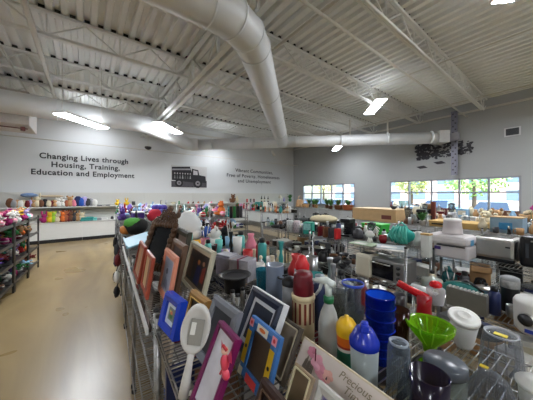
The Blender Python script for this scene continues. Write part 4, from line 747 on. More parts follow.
lp('rooster_figurine', 370, 243, Z2T, 'white rooster figurine with a spreading tail beside the red pot', 'figurine', [('bird_body', WHITE, lambda a: (a.ball((0, 0, .1), (.035, .055, .04), 12), a.tube([(0, .04, .11), (0, .055, .16), (0, .05, .19)], [.022, .016, .016], 10), a.tube([(0, 0, .0), (0, 0, .08)], [.04, .012], 12))), ('tail', mat((206, 204, 196), .5), lambda a: [a.tube([(0, -.03, .11), (0, -.08, .13+.02*i), (0, -.085-.01*i, .08+.03*i)], .008, 6) for i in range(4)]), ('comb', mat((190, 30, 30), .5), lambda a: a.ball((0, .05, .21), (.005, .018, .012), 8)), ('beak', mat((220, 160, 50), .5), lambda a: a.tube([(0, .06, .19), (0, .08, .185)], [.006, .001], 6))], r=.07)
lp('flower_pot', 383, 243, Z2T, 'dark red glossy pot beside the white rooster', 'pot', [('pot_body', mat((130, 20, 30), .2), LT([(0, 0), (.03, 0), (.045, .04), (.04, .08), (.036, .08), (.038, .04), (0, .01)])), ('rim', mat((150, 30, 36), .2), LT([(.04, .08), (.044, .085), (.038, .088), (.036, .08)]))], r=.05)
s, v = at(378, 236, Z2T)
lob('storage_basket', s+.14, v+.12, 'bright green plastic basket with upright ribs', 'basket', [('basket_body', mat((40, 170, 50), .4), lambda a: a.box((0, 0, .07), (.2, .26, .13), taper=1.1)), ('rim', mat((70, 200, 70), .4), lambda a: a.box((0, 0, .14), (.23, .3, .015), bev=.004)), ('ribs', mat((30, 140, 44), .4), lambda a: [a.box((-.112, -.11+i*.03, .07), (.006, .008, .12)) for i in range(8)])], z=Z2T, r=.16)
s, v = at(399, 246, Z2T)
lob('net_bundle', s+.1, v+.02, 'crumpled turquoise glassy plastic tote', 'tote', [('tote_body', clear((60, 180, 165), .6), lambda a: a.ball((0, 0, .1), (.1, .12, .1), 14, None, .12, 7)), ('tote_folds', clear((120, 216, 200), .6), lambda a: [a.tube([(-.1+.01*i, -.1+.035*i, .03), (-.11, -.09+.035*i, .1), (-.04, -.06+.025*i, .2)], [.01, .016, .008], 7) for i in range(6)]), ('handle', mat((70, 190, 170), .4), lambda a: a.tube([(0, -.06, .19), (0, 0, .24), (0, .06, .19)], .007, 7))], z=Z2T, r=.13)
lp('table_top_board', 375, 221.5, 1.3, 'wide pale wooden board resting level across the racks', 'board', [('plank', mat((206, 176, 130), .5, 0, .1, 6), BX((0, 0, .05), (.4, .62, .1), bev=.004)), ('edge_band', mat((180, 146, 100), .5), BX((-.202, 0, .05), (.004, .6, .08)))], r=.3) if False else None
# white stacked appliances
s, v = at(428, 257.5, Z3)
lob('pasta_box', s+.02, v+.02, 'tall white box with a tan lid at the corner of the white appliances', 'carton', [('carton_body', mat((214, 214, 206), .6, 0, .03), BX((0, 0, .105), (.07, .075, .21), bev=.002)), ('lid', mat((196, 160, 100), .6), BX((0, 0, .218), (.074, .079, .016)))], r=.07)
s, v = at(450, 259, Z3)
lob('bread_machine', s+.12, v+.0, 'white bread machine with an overhanging rounded hood and grey side slot', 'bread machine', [('base_housing', mat((206, 200, 200), .4, 0, .03), BX((0, 0, .065), (.23, .27, .13), bev=.02)), ('hood', mat((214, 208, 208), .4, 0, .03), BX((-.01, .03, .175), (.27, .33, .09), bev=.03)), ('side_slot', DGREY, BX((-.117, .0, .12), (.006, .22, .01))), ('display_panel', mat((70, 50, 120), .3), BX((-.118, .1, .09), (.005, .05, .03))), ('sticker', mat((90, 160, 200), .4), BX((-.02, -.137, .16), (.07, .005, .05)))], r=.2)
sA, vA = s+.13, v
lob('water_filter_jug', sA-.01, vA+.02, 'white cylindrical appliance stacked upon the bread machine', 'appliance', [('drum', mat((208, 200, 200), .4, 0, .03), LT([(0, 0), (.085, 0), (.08, .02), (.07, .12), (.074, .125), (.07, .14), (0, .142)])), ('lid', WHITE, LT([(.07, .14), (.06, .15), (0, .152)]))], z=Z3+.222, r=.08)
None
s, v = at(503, 262, Z3)
lob('toaster', s+.1, v+.06, 'brushed stainless steel toaster with four slots', 'toaster', [('housing', STEEL, BX((0, 0, .115), (.28, .29, .19), bev=.03)), ('base', BLACK, BX((0, 0, .015), (.27, .28, .03), bev=.008)), ('slot', BLACK, lambda a: [a.box((x_, 0, .2105), (.022, .22, .004)) for x_ in (-.09, -.03, .03, .09)]), ('lever', BLACK, BX((-.144, -.1, .14), (.02, .03, .012))), ('side_panel', BLACK, BX((0, -.147, .11), (.2, .006, .16)))], r=.27)
s, v = at(537, 269, Z3)
lob('coffee_maker', s+.08, v+.0, 'glossy black coffee maker beside the stainless toaster', 'coffee maker', [('housing', BLACK, BX((0, 0, .13), (.2, .2, .26), bev=.03)), ('water_window', mat((70, 74, 80), .2), BX((-.102, .05, .14), (.004, .02, .12))), ('chrome_trim', STEEL, BX((-.101, -.02, .22), (.006, .1, .012)))], r=.2)
s, v = at(472, 315, Z2)
lob('cash_box', s+.09, v+.05, 'taupe metal box with a studded upper edge and teal cloth behind', 'box', [('box_body', mat((128, 126, 116), .35, .4), BX((-.02, 0, .07), (.05, .24, .14), bev=.003)), ('edge_studs', mat((200, 200, 196), .3, .5), lambda a: [a.box((-.02, -.11+i*.024, .144), (.044, .012, .008)) for i in range(10)])], yaw=-.05, z=Z2, r=.1)
lob('toiletry_bag', s+.20, v+.08, 'shiny teal quilted bag behind the taupe metal box', 'bag', [('bag_body', mat((40, 112, 106), .3), lambda a: a.ball((0, .03, .075), (.08, .15, .08), 14, None, .05, 2)), ('zipper', STEEL, lambda a: a.tube([(0, -.09, .14), (0, .03, .158), (0, .14, .14)], .004, 6)), ('black_strap', BLACK, lambda a: a.tube([(-.02, -.1, .12), (0, 0, .175), (.03, .12, .13)], .01, 7))], z=Z2, r=.13)
lp('travel_mug', 510, 311, Z2, 'tall black thermal flask with ribbed silver lid', 'flask', [('flask_body', mat((20, 20, 22), .3), LT([(0, 0), (.05, 0), (.052, .01), (.052, .175)])), ('ribbed_band', mat((150, 150, 148), .3, .7, .4, 60), LT([(.054, .175), (.054, .225), (.05, .23)])), ('lid', clear((220, 222, 224), .5), LT([(.053, .228), (.053, .245), (.03, .255), (0, .256)]))], r=.06)
lp('bread_bin', 541, 334, Z2, 'white rounded appliance with a chrome dial and blue badge, cut by the picture edge', 'appliance', [('housing', mat((214, 212, 208), .35, 0, .03), LT([(0, 0), (.1, 0), (.115, .02), (.12, .18), (.11, .2), (0, .205)], 28)), ('dial', mat((60, 60, 64), .2, .4), lambda a: a.tube([(-.105, .04, .1), (-.128, .047, .1)], .035, 20)), ('dial_rim', STEEL, lambda a: a.tube([(-.108, .04, .1), (-.122, .045, .1)], .04, 20)), ('badge', mat((40, 60, 150), .4), lambda a: a.box((-.118, .02, .035), (.006, .06, .02), None))], r=.12)
lp('glass_cookware', 432, 292, Z2, 'grey lidded glass crock behind the red hand appliance', 'crock', [('crock_body', mat((136, 142, 134), .3), LT([(0, 0), (.07, 0), (.08, .02), (.08, .1), (.076, .1)])), ('lid', mat((160, 164, 154), .25), LT([(.082, .1), (.075, .115), (.03, .125), (.012, .14), (0, .142)]))], r=.085)
lp('folded_tarp', 448, 287, Z2, 'dark teal glass jug lying by the grey crock', 'jug', [('jug_body', mat((24, 80, 84), .2), lambda a: a.ball((0.03, 0, .075), (.06, .065, .075), 12)), ('handle', mat((20, 60, 64), .3), lambda a: a.tube([(.03, -.05, .12), (.03, -.1, .1), (.03, -.06, .04)], .008, 7)), ('spout', mat((24, 80, 84), .2), lambda a: a.tube([(.03, 0, .13), (.03, .02, .18)], [.03, .024], 10))], r=.07)
lp('bottle', 421, 296, Z2, 'white roll-shaped bottle lying near the rack post', 'bottle', [('bottle_body', mat((210, 210, 208), .4), lambda a: a.tube([(.02, .08, .04), (.02, -.08, .04)], .038, 14)), ('cap', mat((190, 190, 192), .4), lambda a: a.tube([(.02, -.08, .04), (.02, -.11, .04)], .02, 10))], r=.07)
fill('below the stainless toaster', Z2, 2.22, 2.74, -.12, 1.0, ['bowl', 'glass_jar', 'cooking_pot', 'mug', 'utensil_crock', 'storage_box'], ['clear', 'black', 'silver', 'pale blue', 'charcoal', 'teal'], scl=(.7, .95), dens=1.2, seed=12)
fill('in front of the white bread machine', Z3, 2.79, 3.33, -.1, 1.0, ['tumbler', 'glass_jar', 'bowl', 'mug', 'vase'], ['clear', 'white', 'silver', 'clear', 'tan'], scl=(.7, .95), dens=.9, seed=13)
fill('on the rack behind the turquoise tote', Z3, 2.79, 3.33, 1.1, 2.2, ['tumbler', 'glass_jar', 'cooking_pot', 'kettle', 'vase', 'slow_cooker', 'storage_box'], ['clear', 'black', 'silver', 'white', 'charcoal'], scl=(.8, 1.), dens=.9, seed=14)
# third unit: dark cookware, patterned canisters, teal carton, big cream serving tray
for i, (px, py) in enumerate(((290, 231.5), (297, 232))):
    lp('canister', px, py, Z2T, ['white canister dotted with grey diamonds', 'pinkish white canister dotted with grey diamonds'][i], 'canister', [('can_body', mat([(206, 208, 204), (214, 200, 206)][i], .5, 0, .05), LT([(0, 0), (.05, 0), (.05, .16), (.046, .165), (0, .166)])), ('dots', mat((110, 108, 118), .5), lambda a: [a.ball((.05*math.cos(k_*PI/4+.4*(j_ % 2)), .05*math.sin(k_*PI/4+.4*(j_ % 2)), .025+j_*.035), (.004, .004, .01), 6) for k_ in range(8) for j_ in range(4)])], r=.05)
lp('carton', 309, 233.5, Z2T, 'turquoise carton with a glossy picture beside the diamond canisters', 'carton', [('carton_body', mat((50, 160, 140), .35), BX((0, 0, .08), (.12, .13, .16), bev=.002)), ('cover_picture', mat((150, 206, 200), .3, 0, .5, 40), BX((-.061, .01, .1), (.003, .1, .09)))], r=.08, yaw=.5)
s, v = at(331, 229, 1.3)
fill('among the dark cookware', Z2T, 2.24, 2.72, 2.3, 3.42, ['cooking_pot', 'frying_pan', 'kettle', 'slow_cooker', 'mug', 'bowl'], ['black', 'charcoal', 'black', 'silver', 'brown'], scl=(.7, .95), dens=1.3, seed=15)
fill('behind the albums', Z2T, 2.48, 2.73, 1.5, 2.2, ['cooking_pot', 'coffee_maker', 'kettle', 'blender'], ['black', 'charcoal', 'black'], scl=(.7, .9), dens=1.4, seed=16)
fill('on the rack behind the dark cookware', Z3, 2.79, 3.33, 2.3, 3.44, ['slow_cooker', 'coffee_maker', 'blender', 'kettle', 'carton'], ['black', 'white', 'charcoal', 'silver', 'black'], scl=(.8, 1), dens=1., seed=17)
fill('low under the dark cookware', Z2, 2.24, 2.72, 2.3, 3.42, ['frying_pan', 'cooking_pot', 'bowl', 'storage_box'], ['black', 'charcoal', 'white', 'red', 'silver'], scl=(.7, .9), dens=1.1, seed=18)
fill('knee-high on the appliance rack', .5, 2.24, 2.72, .2, 2.2, ['storage_box', 'carton', 'cooking_pot', 'slow_cooker'], ['black', 'white', 'tan', 'grey'], dens=.7, seed=19)

# ------------------------------------------------------------------ middle racks towards the windows
def bigbox(name, s, v, z, d, rgb, label, cat, extra=None, yaw=0, bev=.01, rough=.5):
    p = [('carton_body' if cat in ('carton', 'box') else 'body', mat(rgb, rough, 0, .12, 12), BX((0, 0, d[2]/2), d, bev=bev))]
    if extra: p += extra
    return lob(name, s, v, label, cat, p, z=z, yaw=yaw, r=max(d[:2])*.55)
ZM = 1.2
s, v = at(375, 221, ZM); 
bigbox('storage_chest', 4.95, 2.92, ZM, (.6, .98, .24), (204, 170, 122), 'long tan wooden chest with a level lid before the blank window pier', 'chest', [('lid', mat((214, 184, 140), .5, 0, .1, 8), BX((0, 0, .25), (.62, 1.0, .02), bev=.004)), ('print', mat((120, 60, 50), .5), BX((-.302, -.3, .1), (.004, .2, .08)))])
item('bowl', 4.8, 2.55, ZM+.262, 0, 'black', .9, 'upturned black bowl on the tan wooden chest')
bigbox('suitcase', 3.06, 2.82, Z3, (.46, .46, .12), (30, 30, 34), 'black case under the cream cushion', 'case', [('zip_band', DGREY, BX((0, 0, .06), (.465, .465, .01)))])
lob('floor_cushion', 3.06, 2.82, 'cream flattened cushion lying on the black case', 'cushion', [('cushion_body', mat((214, 200, 164), .8), lambda a: a.ball((0, 0, .07), (.22, .24, .07), 16, None, .03, 4)), ('button', BLACK, lambda a: a.ball((-.05, .02, .138), .02, 8))], z=Z3+.122, r=.2)
# the box with a framed legend and wood tray shelf (px 405-440)
bigbox('wooden_tray', 5.0, 1.55, ZM, (.5, .75, .1), (196, 160, 96), 'honey wooden tray on the middle rack near the green leafy plant', 'tray', [('dark_handle', BLACK, BX((-.26, .15, .05), (.02, .3, .02)))])
bigbox('carton', 4.9, .92, ZM, (.3, .34, .22), (150, 178, 196), 'pale blue carton with a tan top printed with a blue dish', 'carton', [('tan_top', mat((190, 160, 120), .6), BX((0, 0, .225), (.305, .345, .012))), ('print', mat((60, 140, 190), .4), BX((-.152, 0, .1), (.004, .14, .1)))])
item('potted_plant', 4.78, 2.02, ZM+.001, 0, 'white', 1.0, 'green leafy plant in a white pot by the honey tray')
lob('wooden_column', 5.2, 2.0, 'reddish brown carved wooden post standing by the green plant', 'ornament', [('post_body', mat((110, 50, 40), .4), BX((0, 0, .21), (.06, .07, .42), bev=.006)), ('foot', mat((90, 40, 34), .4), BX((0, 0, .015), (.09, .1, .03), bev=.005))], z=ZM, r=.05)
item('slow_cooker', 4.8, .45, ZM, 0, 'maroon', 1.0, 'maroon slow cooker between the blue carton and the black backpack')
lob('backpack', 4.95, .18, 'black backpack standing on the middle rack against the window', 'backpack', [('pack_body', mat((20, 24, 28), .8), lambda a: a.box((0, 0, .15), (.18, .3, .3), None, .85, .04)), ('flap', mat((30, 36, 40), .8), lambda a: a.box((0, 0, .3), (.17, .24, .06), None, .8, .02)), ('front_pocket', mat((30, 34, 38), .8), lambda a: a.box((-.1, 0, .1), (.05, .22, .14), None, 1, .015))], z=ZM, r=.17)
# rattan round and brown things at right, beyond
lob('woven_basket', 7.35, .95, 'round woven basket heaped with cream and brown pieces', 'basket', [('basket_body', mat((150, 116, 74), .7, 0, .4, 60), LT([(0, 0), (.22, 0), (.27, .14), (.25, .14), (.2, .02), (0, .02)], 20)), ('heaped_pieces', mat((196, 178, 146), .7, 0, .4, 30), lambda a: [a.ball((.15*math.cos(i*2.4)*(i/14), .18*math.sin(i*2.4)*(i/14), .17+.06*(1-i/14)), .05, 7) for i in range(15)])], z=ZM, r=.27)
lob('large_teddy', 7.2, .32+.03, 'seated brown teddy bear before the window glass', 'plush toy', [('plush_body', mat((140, 96, 60), .9), lambda a: (a.ball((0, 0, .14), (.11, .12, .14), 12), a.ball((0, 0, .32), (.09, .1, .09), 12), a.ball((0, .08, .4), (.02, .035, .035), 8), a.ball((0, -.08, .4), (.02, .035, .035), 8), a.ball((-.1, .08, .05), (.09, .045, .045), 8), a.ball((-.1, -.08, .05), (.09, .045, .045), 8), a.ball((-.06, .12, .18), (.04, .04, .08), 8), a.ball((-.06, -.12, .18), (.04, .04, .08), 8))), ('hat', mat((90, 90, 84), .8), lambda a: a.lathe([(.1, .39), (.06, .4), (.05, .45), (0, .46)], 12)), ('muzzle', IVORY, lambda a: a.ball((-.085, 0, .3), (.03, .035, .03), 8))], z=ZM, r=.15) if False else None
item('plush_bear', 4.95, -.22+.1, ZM+.001, 0, 'copper', 1.35, 'seated copper brown bear beside the black backpack') if False else None
for i, (px, py, c, n_) in enumerate(((497, 226, 'tan', 'seated tan bear near the pane edge'), (486, 228, 'cream', 'cream bear slumped before the window'))):
    s, v = at(px, py, ZM); item('plush_bear', s, v, ZM+.001, 0, c, 1.3, n_+' on the middle rack')
s, v = 5.72, .42; bigbox('luggage', s, v, ZM-.0, (.4, .5, .14), (86, 34, 36), 'dark maroon soft suitcase lying flat near the window wall', 'suitcase', [('handle', BLACK, lambda a: a.tube([(-.2, .06, .07), (-.24, .04, .07), (-.24, -.04, .07), (-.2, -.06, .07)], .01, 6))], bev=.04)
t = lob('orchid', 5.9, .82, 'magenta orchid bloom at the edge of the window wall', 'plant', [('pot', WHITE, LT([(0, 0), (.04, 0), (.05, .08), (0, .08)])), ('stem', mat((70, 110, 60), .6), lambda a: a.tube([(0, 0, .08), (0, .02, .25), (0, -.02, .33)], .004, 6)), ('petals', mat((190, 60, 140), .5), lambda a: [a.ball((.0, -.02+.03*math.cos(i*1.2), .33+.03*math.sin(i*1.2)), (.012, .022, .022), 8) for i in range(6)])], z=ZM, r=.06)
HOME = ['vase', 'basket', 'storage_box', 'table_lamp', 'slow_cooker', 'coffee_maker', 'carton', 'blender', 'cooking_pot', 'wine_bottle', 'handbag']
HC = ['tan', 'white', 'black', 'silver', 'pale blue', 'brown', 'clear', 'cream', 'charcoal', 'maroon']
fill('one row nearer the wide window', ZM, 5.46, 6.06, .7, 2.28, ['bowl', 'vase', 'storage_box', 'glass_jar', 'basket', 'mug'], ['clear', 'silver', 'white', 'pale blue', 'charcoal', 'tan', 'brown'], scl=(.9, 1.1), dens=.7, seed=20)
fill('before the wide window', ZM, 4.64, 5.36, -.05, .95, ['glass_jar', 'mug', 'bowl', 'tumbler', 'storage_box', 'vase'], ['clear', 'silver', 'white', 'pale blue', 'charcoal', 'tan', 'clear'], scl=(.9, 1.1), dens=.8, seed=21)
fill('on the middle rack beyond the backpack', ZM, 4.64, 5.36, 1.1, 3.5, HOME, HC, dens=.5, seed=22)
fill('on the rack close to the wide window', ZM, 7.05, 7.75, .6, 2.3, ['basket', 'storage_box', 'vase', 'bowl', 'carton', 'cushion'], ['tan', 'brown', 'cream', 'pale blue', 'white', 'charcoal'], scl=(.9, 1.2), dens=.45, seed=23)
fill('on the rack between the windows', ZM, 7.05, 7.75, 2.3, 4.1, HOME, HC, scl=(1, 1.2), dens=.4, seed=24)
fill('before the narrow window', ZM, 7.05, 7.75, 5.1, 6.9, ['basket', 'basket', 'basket', 'potted_plant'], ['brown', 'tan', 'copper', 'brown'], scl=(1.5, 2.1), dens=1.4, seed=25)
fill('in the corner by the narrow window', ZM, 7.05, 7.75, 6.9, 8.7, ['basket', 'potted_plant', 'basket', 'handbag', 'storage_box'], ['brown', 'tan', 'copper', 'orange', 'black'], scl=(1.4, 1.9), dens=.5, seed=26)
fill('mid-store past the cross aisle', 1.15, 4.64, 5.36, 6.0, 7.8, HOME+['potted_plant', 'shoe'], ['black', 'orange', 'brown', 'white', 'teal', 'silver', 'tan'], scl=(1, 1.2), dens=.55, seed=27)
fill('far along mid-store', 1.15, 4.64, 5.36, 7.8, 9.6, ['vase', 'handbag', 'shoe', 'potted_plant', 'carton', 'candlestick'], ['black', 'pink', 'white', 'red', 'green', 'lavender'], scl=(1, 1.2), dens=.45, seed=28)
fill('low on the middle rack', .85, 4.64, 5.36, .3, 3.5, ['storage_box', 'carton', 'cooking_pot', 'basket'], ['black', 'white', 'tan', 'grey', 'green'], dens=.35, seed=29)
fill('low on the mid-store rack', .6, 4.64, 5.36, 6.0, 7.4, ['storage_box', 'carton', 'shoe', 'handbag'], ['white', 'pink', 'red', 'grey', 'pale blue', 'green'], dens=.4, seed=30)

# ------------------------------------------------------------------ toy block beyond the cross aisle
TOY = ['plush_bear', 'plush_rabbit', 'shoe', 'toy_ball', 'handbag', 'storage_box', 'folded_garment', 'cushion']
TC = ['red', 'black', 'pink', 'navy', 'maroon', 'lavender', 'white', 'brown', 'teal', 'pale blue', 'magenta', 'purple', 'green']
for i in range(4): item('binder', 2.92+.105*i, 6.2, 1.101, 1.2, ['black', 'green', 'black', 'charcoal'][i], 1.1, '%s upright binder on the toy block, %s from its near post' % (['black', 'dark green', 'jet black', 'charcoal'][i], ordn[i]), 'binders on the toy block')
lob('stuffed_tiger', 3.08, 7.25, 'big orange stuffed tiger sitting above the toy block', 'plush toy', [('plush_body', mat((208, 110, 40), .9), lambda a: (a.ball((0, 0, .14), (.13, .15, .14), 12), a.ball((-.02, 0, .33), (.1, .11, .1), 12), a.ball((0, .08, .43), .035, 8), a.ball((0, -.08, .43), .035, 8), a.ball((-.12, .1, .05), (.1, .05, .05), 8), a.ball((-.12, -.1, .05), (.1, .05, .05), 8))), ('stripes', mat((60, 34, 20), .9), lambda a: [a.tube([(-.1*math.cos(t_), .1*math.sin(t_)*1.1, .33+.04*k_) for t_ in (-.5, 0, .5)], .01, 6) for k_ in (-1, 1, 2)]), ('muzzle', IVORY, lambda a: a.ball((-.11, 0, .3), (.03, .05, .035), 8))], z=1.1, r=.2)
lob('straw_doll', 3.1, 6.72, 'cream soft toy slumped below the tiger', 'plush toy', [('plush_body', mat((206, 186, 120), .9), lambda a: a.ball((0, 0, .09), (.1, .1, .09), 10, None, .08, 2).ball((-.02, 0, .2), .06, 10)), ('eyes', BLACK, lambda a: a.ball((-.075, .02, .21), .009, 6).ball((-.075, -.02, .21), .009, 6))], z=1.1, r=.12)
lob('flower_bag', 3.2, 6.42, 'bright red flowered bag beside the upright binders', 'bag', [('bag_body', mat((176, 24, 44), .7, 0, .5, 30), lambda a: a.ball((0, 0, .15), (.1, .14, .15), 12, None, .1, 4)), ('handle', mat((150, 20, 36), .6), lambda a: a.tube([(0, -.06, .28), (0, 0, .36), (0, .06, .28)], .01, 6))], z=1.1, r=.12)
fill('atop the toy block', 1.1, 2.24, 2.72, 6.7, 9.55, TOY, TC+['yellow', 'cream'], scl=(1, 1.3), dens=.8, seed=31)
fill('atop the toy block\'s back', 1.1, 2.8, 3.36, 6.05, 9.55, TOY, TC, scl=(1, 1.4), dens=.7, seed=32)
fill('on the middle shelf of the toy block', .8, 2.24, 2.72, 6.03, 8.4, TOY, TC, dens=.9, scl=(.8, 1.), seed=33)
fill('on the low shelf of the toy block', .5, 2.24, 2.72, 6.03, 8.4, TOY, TC, dens=.8, scl=(.8, 1.), seed=34)
fill('inside the back of the toy block', .8, 2.8, 3.36, 6.03, 7.2, TOY, TC, dens=.9, scl=(.8, 1.), seed=35)
# end rack of the floor aisle
lob('duffel_bag', .36, 4.1, 'black bag with green and orange things spilling out, above the aisle end rack', 'bag', [('bag_body', mat((18, 20, 20), .8), lambda a: a.ball((0, 0, .13), (.16, .24, .13), 14, None, .08, 3)), ('green_cloth', mat((90, 170, 70), .7), lambda a: a.ball((-.06, -.12, .2), (.12, .1, .07), 10, None, .15, 4)), ('orange_cloth', mat((206, 130, 60), .7), lambda a: a.ball((-.14, .05, .08), (.08, .18, .07), 10, None, .1, 5)), ('handle', BLACK, lambda a: a.tube([(0, -.1, .26), (0, 0, .36), (0, .1, .26)], .012, 6))], z=Z1, r=.3)
lob('toy_crate', .95, 5.75, 'stack of blue-violet plastic drawers holding purple toys', 'crate', [('crate_body', mat((92, 96, 190), .4), lambda a: [a.box((0, 0, .06+k_*.12), (.36, .5, .1), None, 1.05, .01) for k_ in range(2)]), ('purple_toys', mat((80, 60, 160), .6, 0, .4, 20), lambda a: [a.ball((rg.uniform(-.12, .12), rg.uniform(-.2, .2), .27), .06, 7) for k_ in range(10)])], z=1.2, r=.3)
lob('puppet', .8, 5.3, 'crimson red fluffy toy before the violet drawers', 'plush toy', [('plush_body', mat((190, 40, 60), .9), lambda a: a.ball((0, 0, .13), (.14, .14, .13), 12, None, .12, 6)), ('eyes', WHITE, lambda a: a.ball((-.13, .03, .17), .02, 8).ball((-.13, -.03, .17), .02, 8))], z=1.2, r=.15)
lob('beach_ball', 1.15, 7.1, 'blue and white inflatable ball atop the far aisle racks', 'ball', [('ball_body', mat((40, 90, 190), .3), lambda a: a.ball((0, 0, .15), .15, 16)), ('white_panel', WHITE, lambda a: a.lathe([(.151*math.sin(t_), .15+.151*math.cos(t_)) for t_ in (0.01, .2, .4)], 16))], z=1.2, r=.16)
fill('atop the far aisle rack', 1.2, .2, .7, 5.9, 8.6, TOY, TC, scl=(1, 1.3), dens=.6, seed=36)
fill('behind the far aisle rack', 1.2, .78, 1.26, 6.05, 8.6, TOY, TC, scl=(1, 1.3), dens=.6, seed=37)
fill('midway up the far aisle rack', .85, .2, .5, 5.03, 8.6, TOY, ['black', 'navy', 'red', 'white', 'brown', 'pale blue', 'charcoal'], dens=1.1, scl=(.8, 1.), seed=38)
fill('low on the far aisle rack', .5, .2, .5, 5.03, 8, TOY, ['black', 'navy', 'red', 'white', 'brown', 'charcoal'], dens=1.0, scl=(.8, 1.), seed=39)
fill('at the foot of the far aisle rack', .15, .2, .5, 5.03, 7, ['shoe', 'handbag', 'storage_box', 'toy_ball'], ['black', 'white', 'brown'], dens=1.0, seed=40)

for i, (v_, z_, c, n_) in enumerate(((4.78, .98, 'black', 'black'), (4.55, .72, 'navy', 'navy blue'), (4.3, .95, 'charcoal', 'charcoal'), (4.05, .6, 'white', 'white'), (3.8, .9, 'maroon', 'maroon'), (4.7, .42, 'black', 'low-slung black'), (4.2, .34, 'black', 'lowest black'))):
    t = rroot('hanging_bag', .11, v_, z_+.06, rad(180), '%s drawstring bag hung on the aisle side of the rack under the duffel bag' % n_, 'bag', 'bags hung on the aisle side')
    MB().mat(cm(c, 'bag')).ball((0, 0, -.1), (.04, .065, .085), 10, None, .18, i).build('bag_body', t); MB().mat(cm(c)).tube([(0, -.03, -.03), (-.03, 0, .06), (0, .03, -.03)], .006, 6).build('cord_loop', t)

# ------------------------------------------------------------------ plush toys on the dark racks
PK = ['plush_bear', 'plush_rabbit', 'plush_bear', 'plush_rabbit', 'toy_ball', 'folded_garment']
PC = ['pink', 'red', 'cream', 'tan', 'brown', 'white', 'grey', 'charcoal', 'cream', 'purple', 'pale blue', 'teal', 'maroon', 'green', 'tan', 'lavender', 'blue', 'magenta', 'orange', 'white', 'brown', 'black']
for k, (z, n_) in enumerate(((1.19, 'top'), (.85, 'second'), (.5, 'third'), (.15, 'bottom'))):
    for b_, (a_, c_) in enumerate(((5.18, 6.02), (6.09, 6.93), (7.0, 7.84))):
        fill('on the %s shelf, %s toy bay' % (n_, ['outer', 'middle', 'last'][b_]), z, -1.91, -1.45, a_, c_, PK, PC if z < 1 else ['pink', 'pink', 'lavender', 'turquoise', 'cream', 'yellow', 'magenta', 'white', 'tan'], scl=(.8, 1.05), dens=1.8, seed=50+k*3+b_, tumble=1, hm=.37)

# ------------------------------------------------------------------ goods on the wall gondola (building coordinates)
def gon(kind, px, colour, label, scale=1., low=False, yaw=-PI/2, dy=0., **k):
    u = (px-CXP)/FPX; yy = 11.84+dy; x = (.606+.795*u)/(.795-.606*u)*yy
    # back to shelving coordinates for item()
    s = x*CR-yy*SR; v = x*SR+yy*CR
    if kind in ('cushion', 'folded_garment'): k['sc3'] = (scale, scale*(.52 if kind == 'cushion' else .8), scale)
    return item(kind, s, v, (.73 if low else 1.307), yaw-0*RROT, colour, scale, label, **k)
G = 'goods on the wall gondola'
for i, (px, c, kd, sc, n_) in enumerate(((10, 'brown', 'cushion', .95, 'brown cushion'), (17, 'tan', 'cushion', .8, 'tan cushion'), (24, 'cream', 'cushion', .8, 'cream cushion'), (30.5, 'lavender', 'cushion', .8, 'lavender cushion'), (37, 'cream', 'plush_rabbit', 1.5, 'cream plush rabbit'), (45, 'black', 'cushion', .85, 'black cushion'), (52, 'maroon', 'cushion', .7, 'maroon cushion'),
    (58, 'white', 'plush_bear', 1.3, 'white plush bear'), (63.5, 'white', 'plush_rabbit', 1.1, 'white plush rabbit'), (70, 'tan', 'plush_bear', 1.5, 'tan plush bear'), (78, 'navy', 'cushion', 1.15, 'navy cushion'), (84.5, 'lavender', 'cushion', 1.1, 'pale violet cushion'), (91, 'grey', 'cushion', .9, 'grey cushion'),
    (117.5, 'yellow', 'plush_bear', .95, 'yellow plush bear'), (126.5, 'yellow', 'plush_rabbit', .95, 'yellow plush rabbit'), (133.5, 'black', 'mug', 1.5, 'black mug'), (161, 'charcoal', 'binder', .55, 'charcoal binder'), (166, 'silver', 'vase', .9, 'silver vase'), (173, 'cream', 'bowl', 1.3, 'cream bowl'), (179, 'green', 'figurine', 1.2, 'green figurine'),
    (188, 'red', 'shoe', 1., 'red shoe'), (193, 'brown', 'shoe', 1., 'dark brown shoe'), (198, 'copper', 'shoe', 1., 'copper shoe'), (204, 'tan', 'shoe', 1., 'tan shoe'), (211, 'pink', 'shoe', 1., 'pink shoe'), (233, 'brown', 'plush_bear', 1.8, 'big brown plush bear'), (237, 'cream', 'vase', 1.6, 'tall cream vase'),
    (247, 'red', 'tumbler', 1.1, 'red glass tumbler'), (250.5, 'clear', 'tumbler', 1.1, 'clear tumbler'), (254, 'maroon', 'tumbler', 1.1, 'maroon tumbler'), (261.5, 'black', 'wine_bottle', 1.2, 'tall black bottle'), (264.5, 'charcoal', 'wine_bottle', 1.2, 'charcoal tall bottle'), (268, 'black', 'wine_bottle', 1.1, 'stout black bottle'), (280, 'white', 'table_lamp', 1.2, 'white table lamp'), (284, 'lavender', 'vase', 1.2, 'lavender vase'), (290, 'green', 'potted_plant', 1.8, 'leafy plant'))):
    gon(kd, px, c, n_+' on the upper shelf of the wall gondola', sc*(1.35 if px < 95 and kd == 'cushion' else 1.15), group=G)
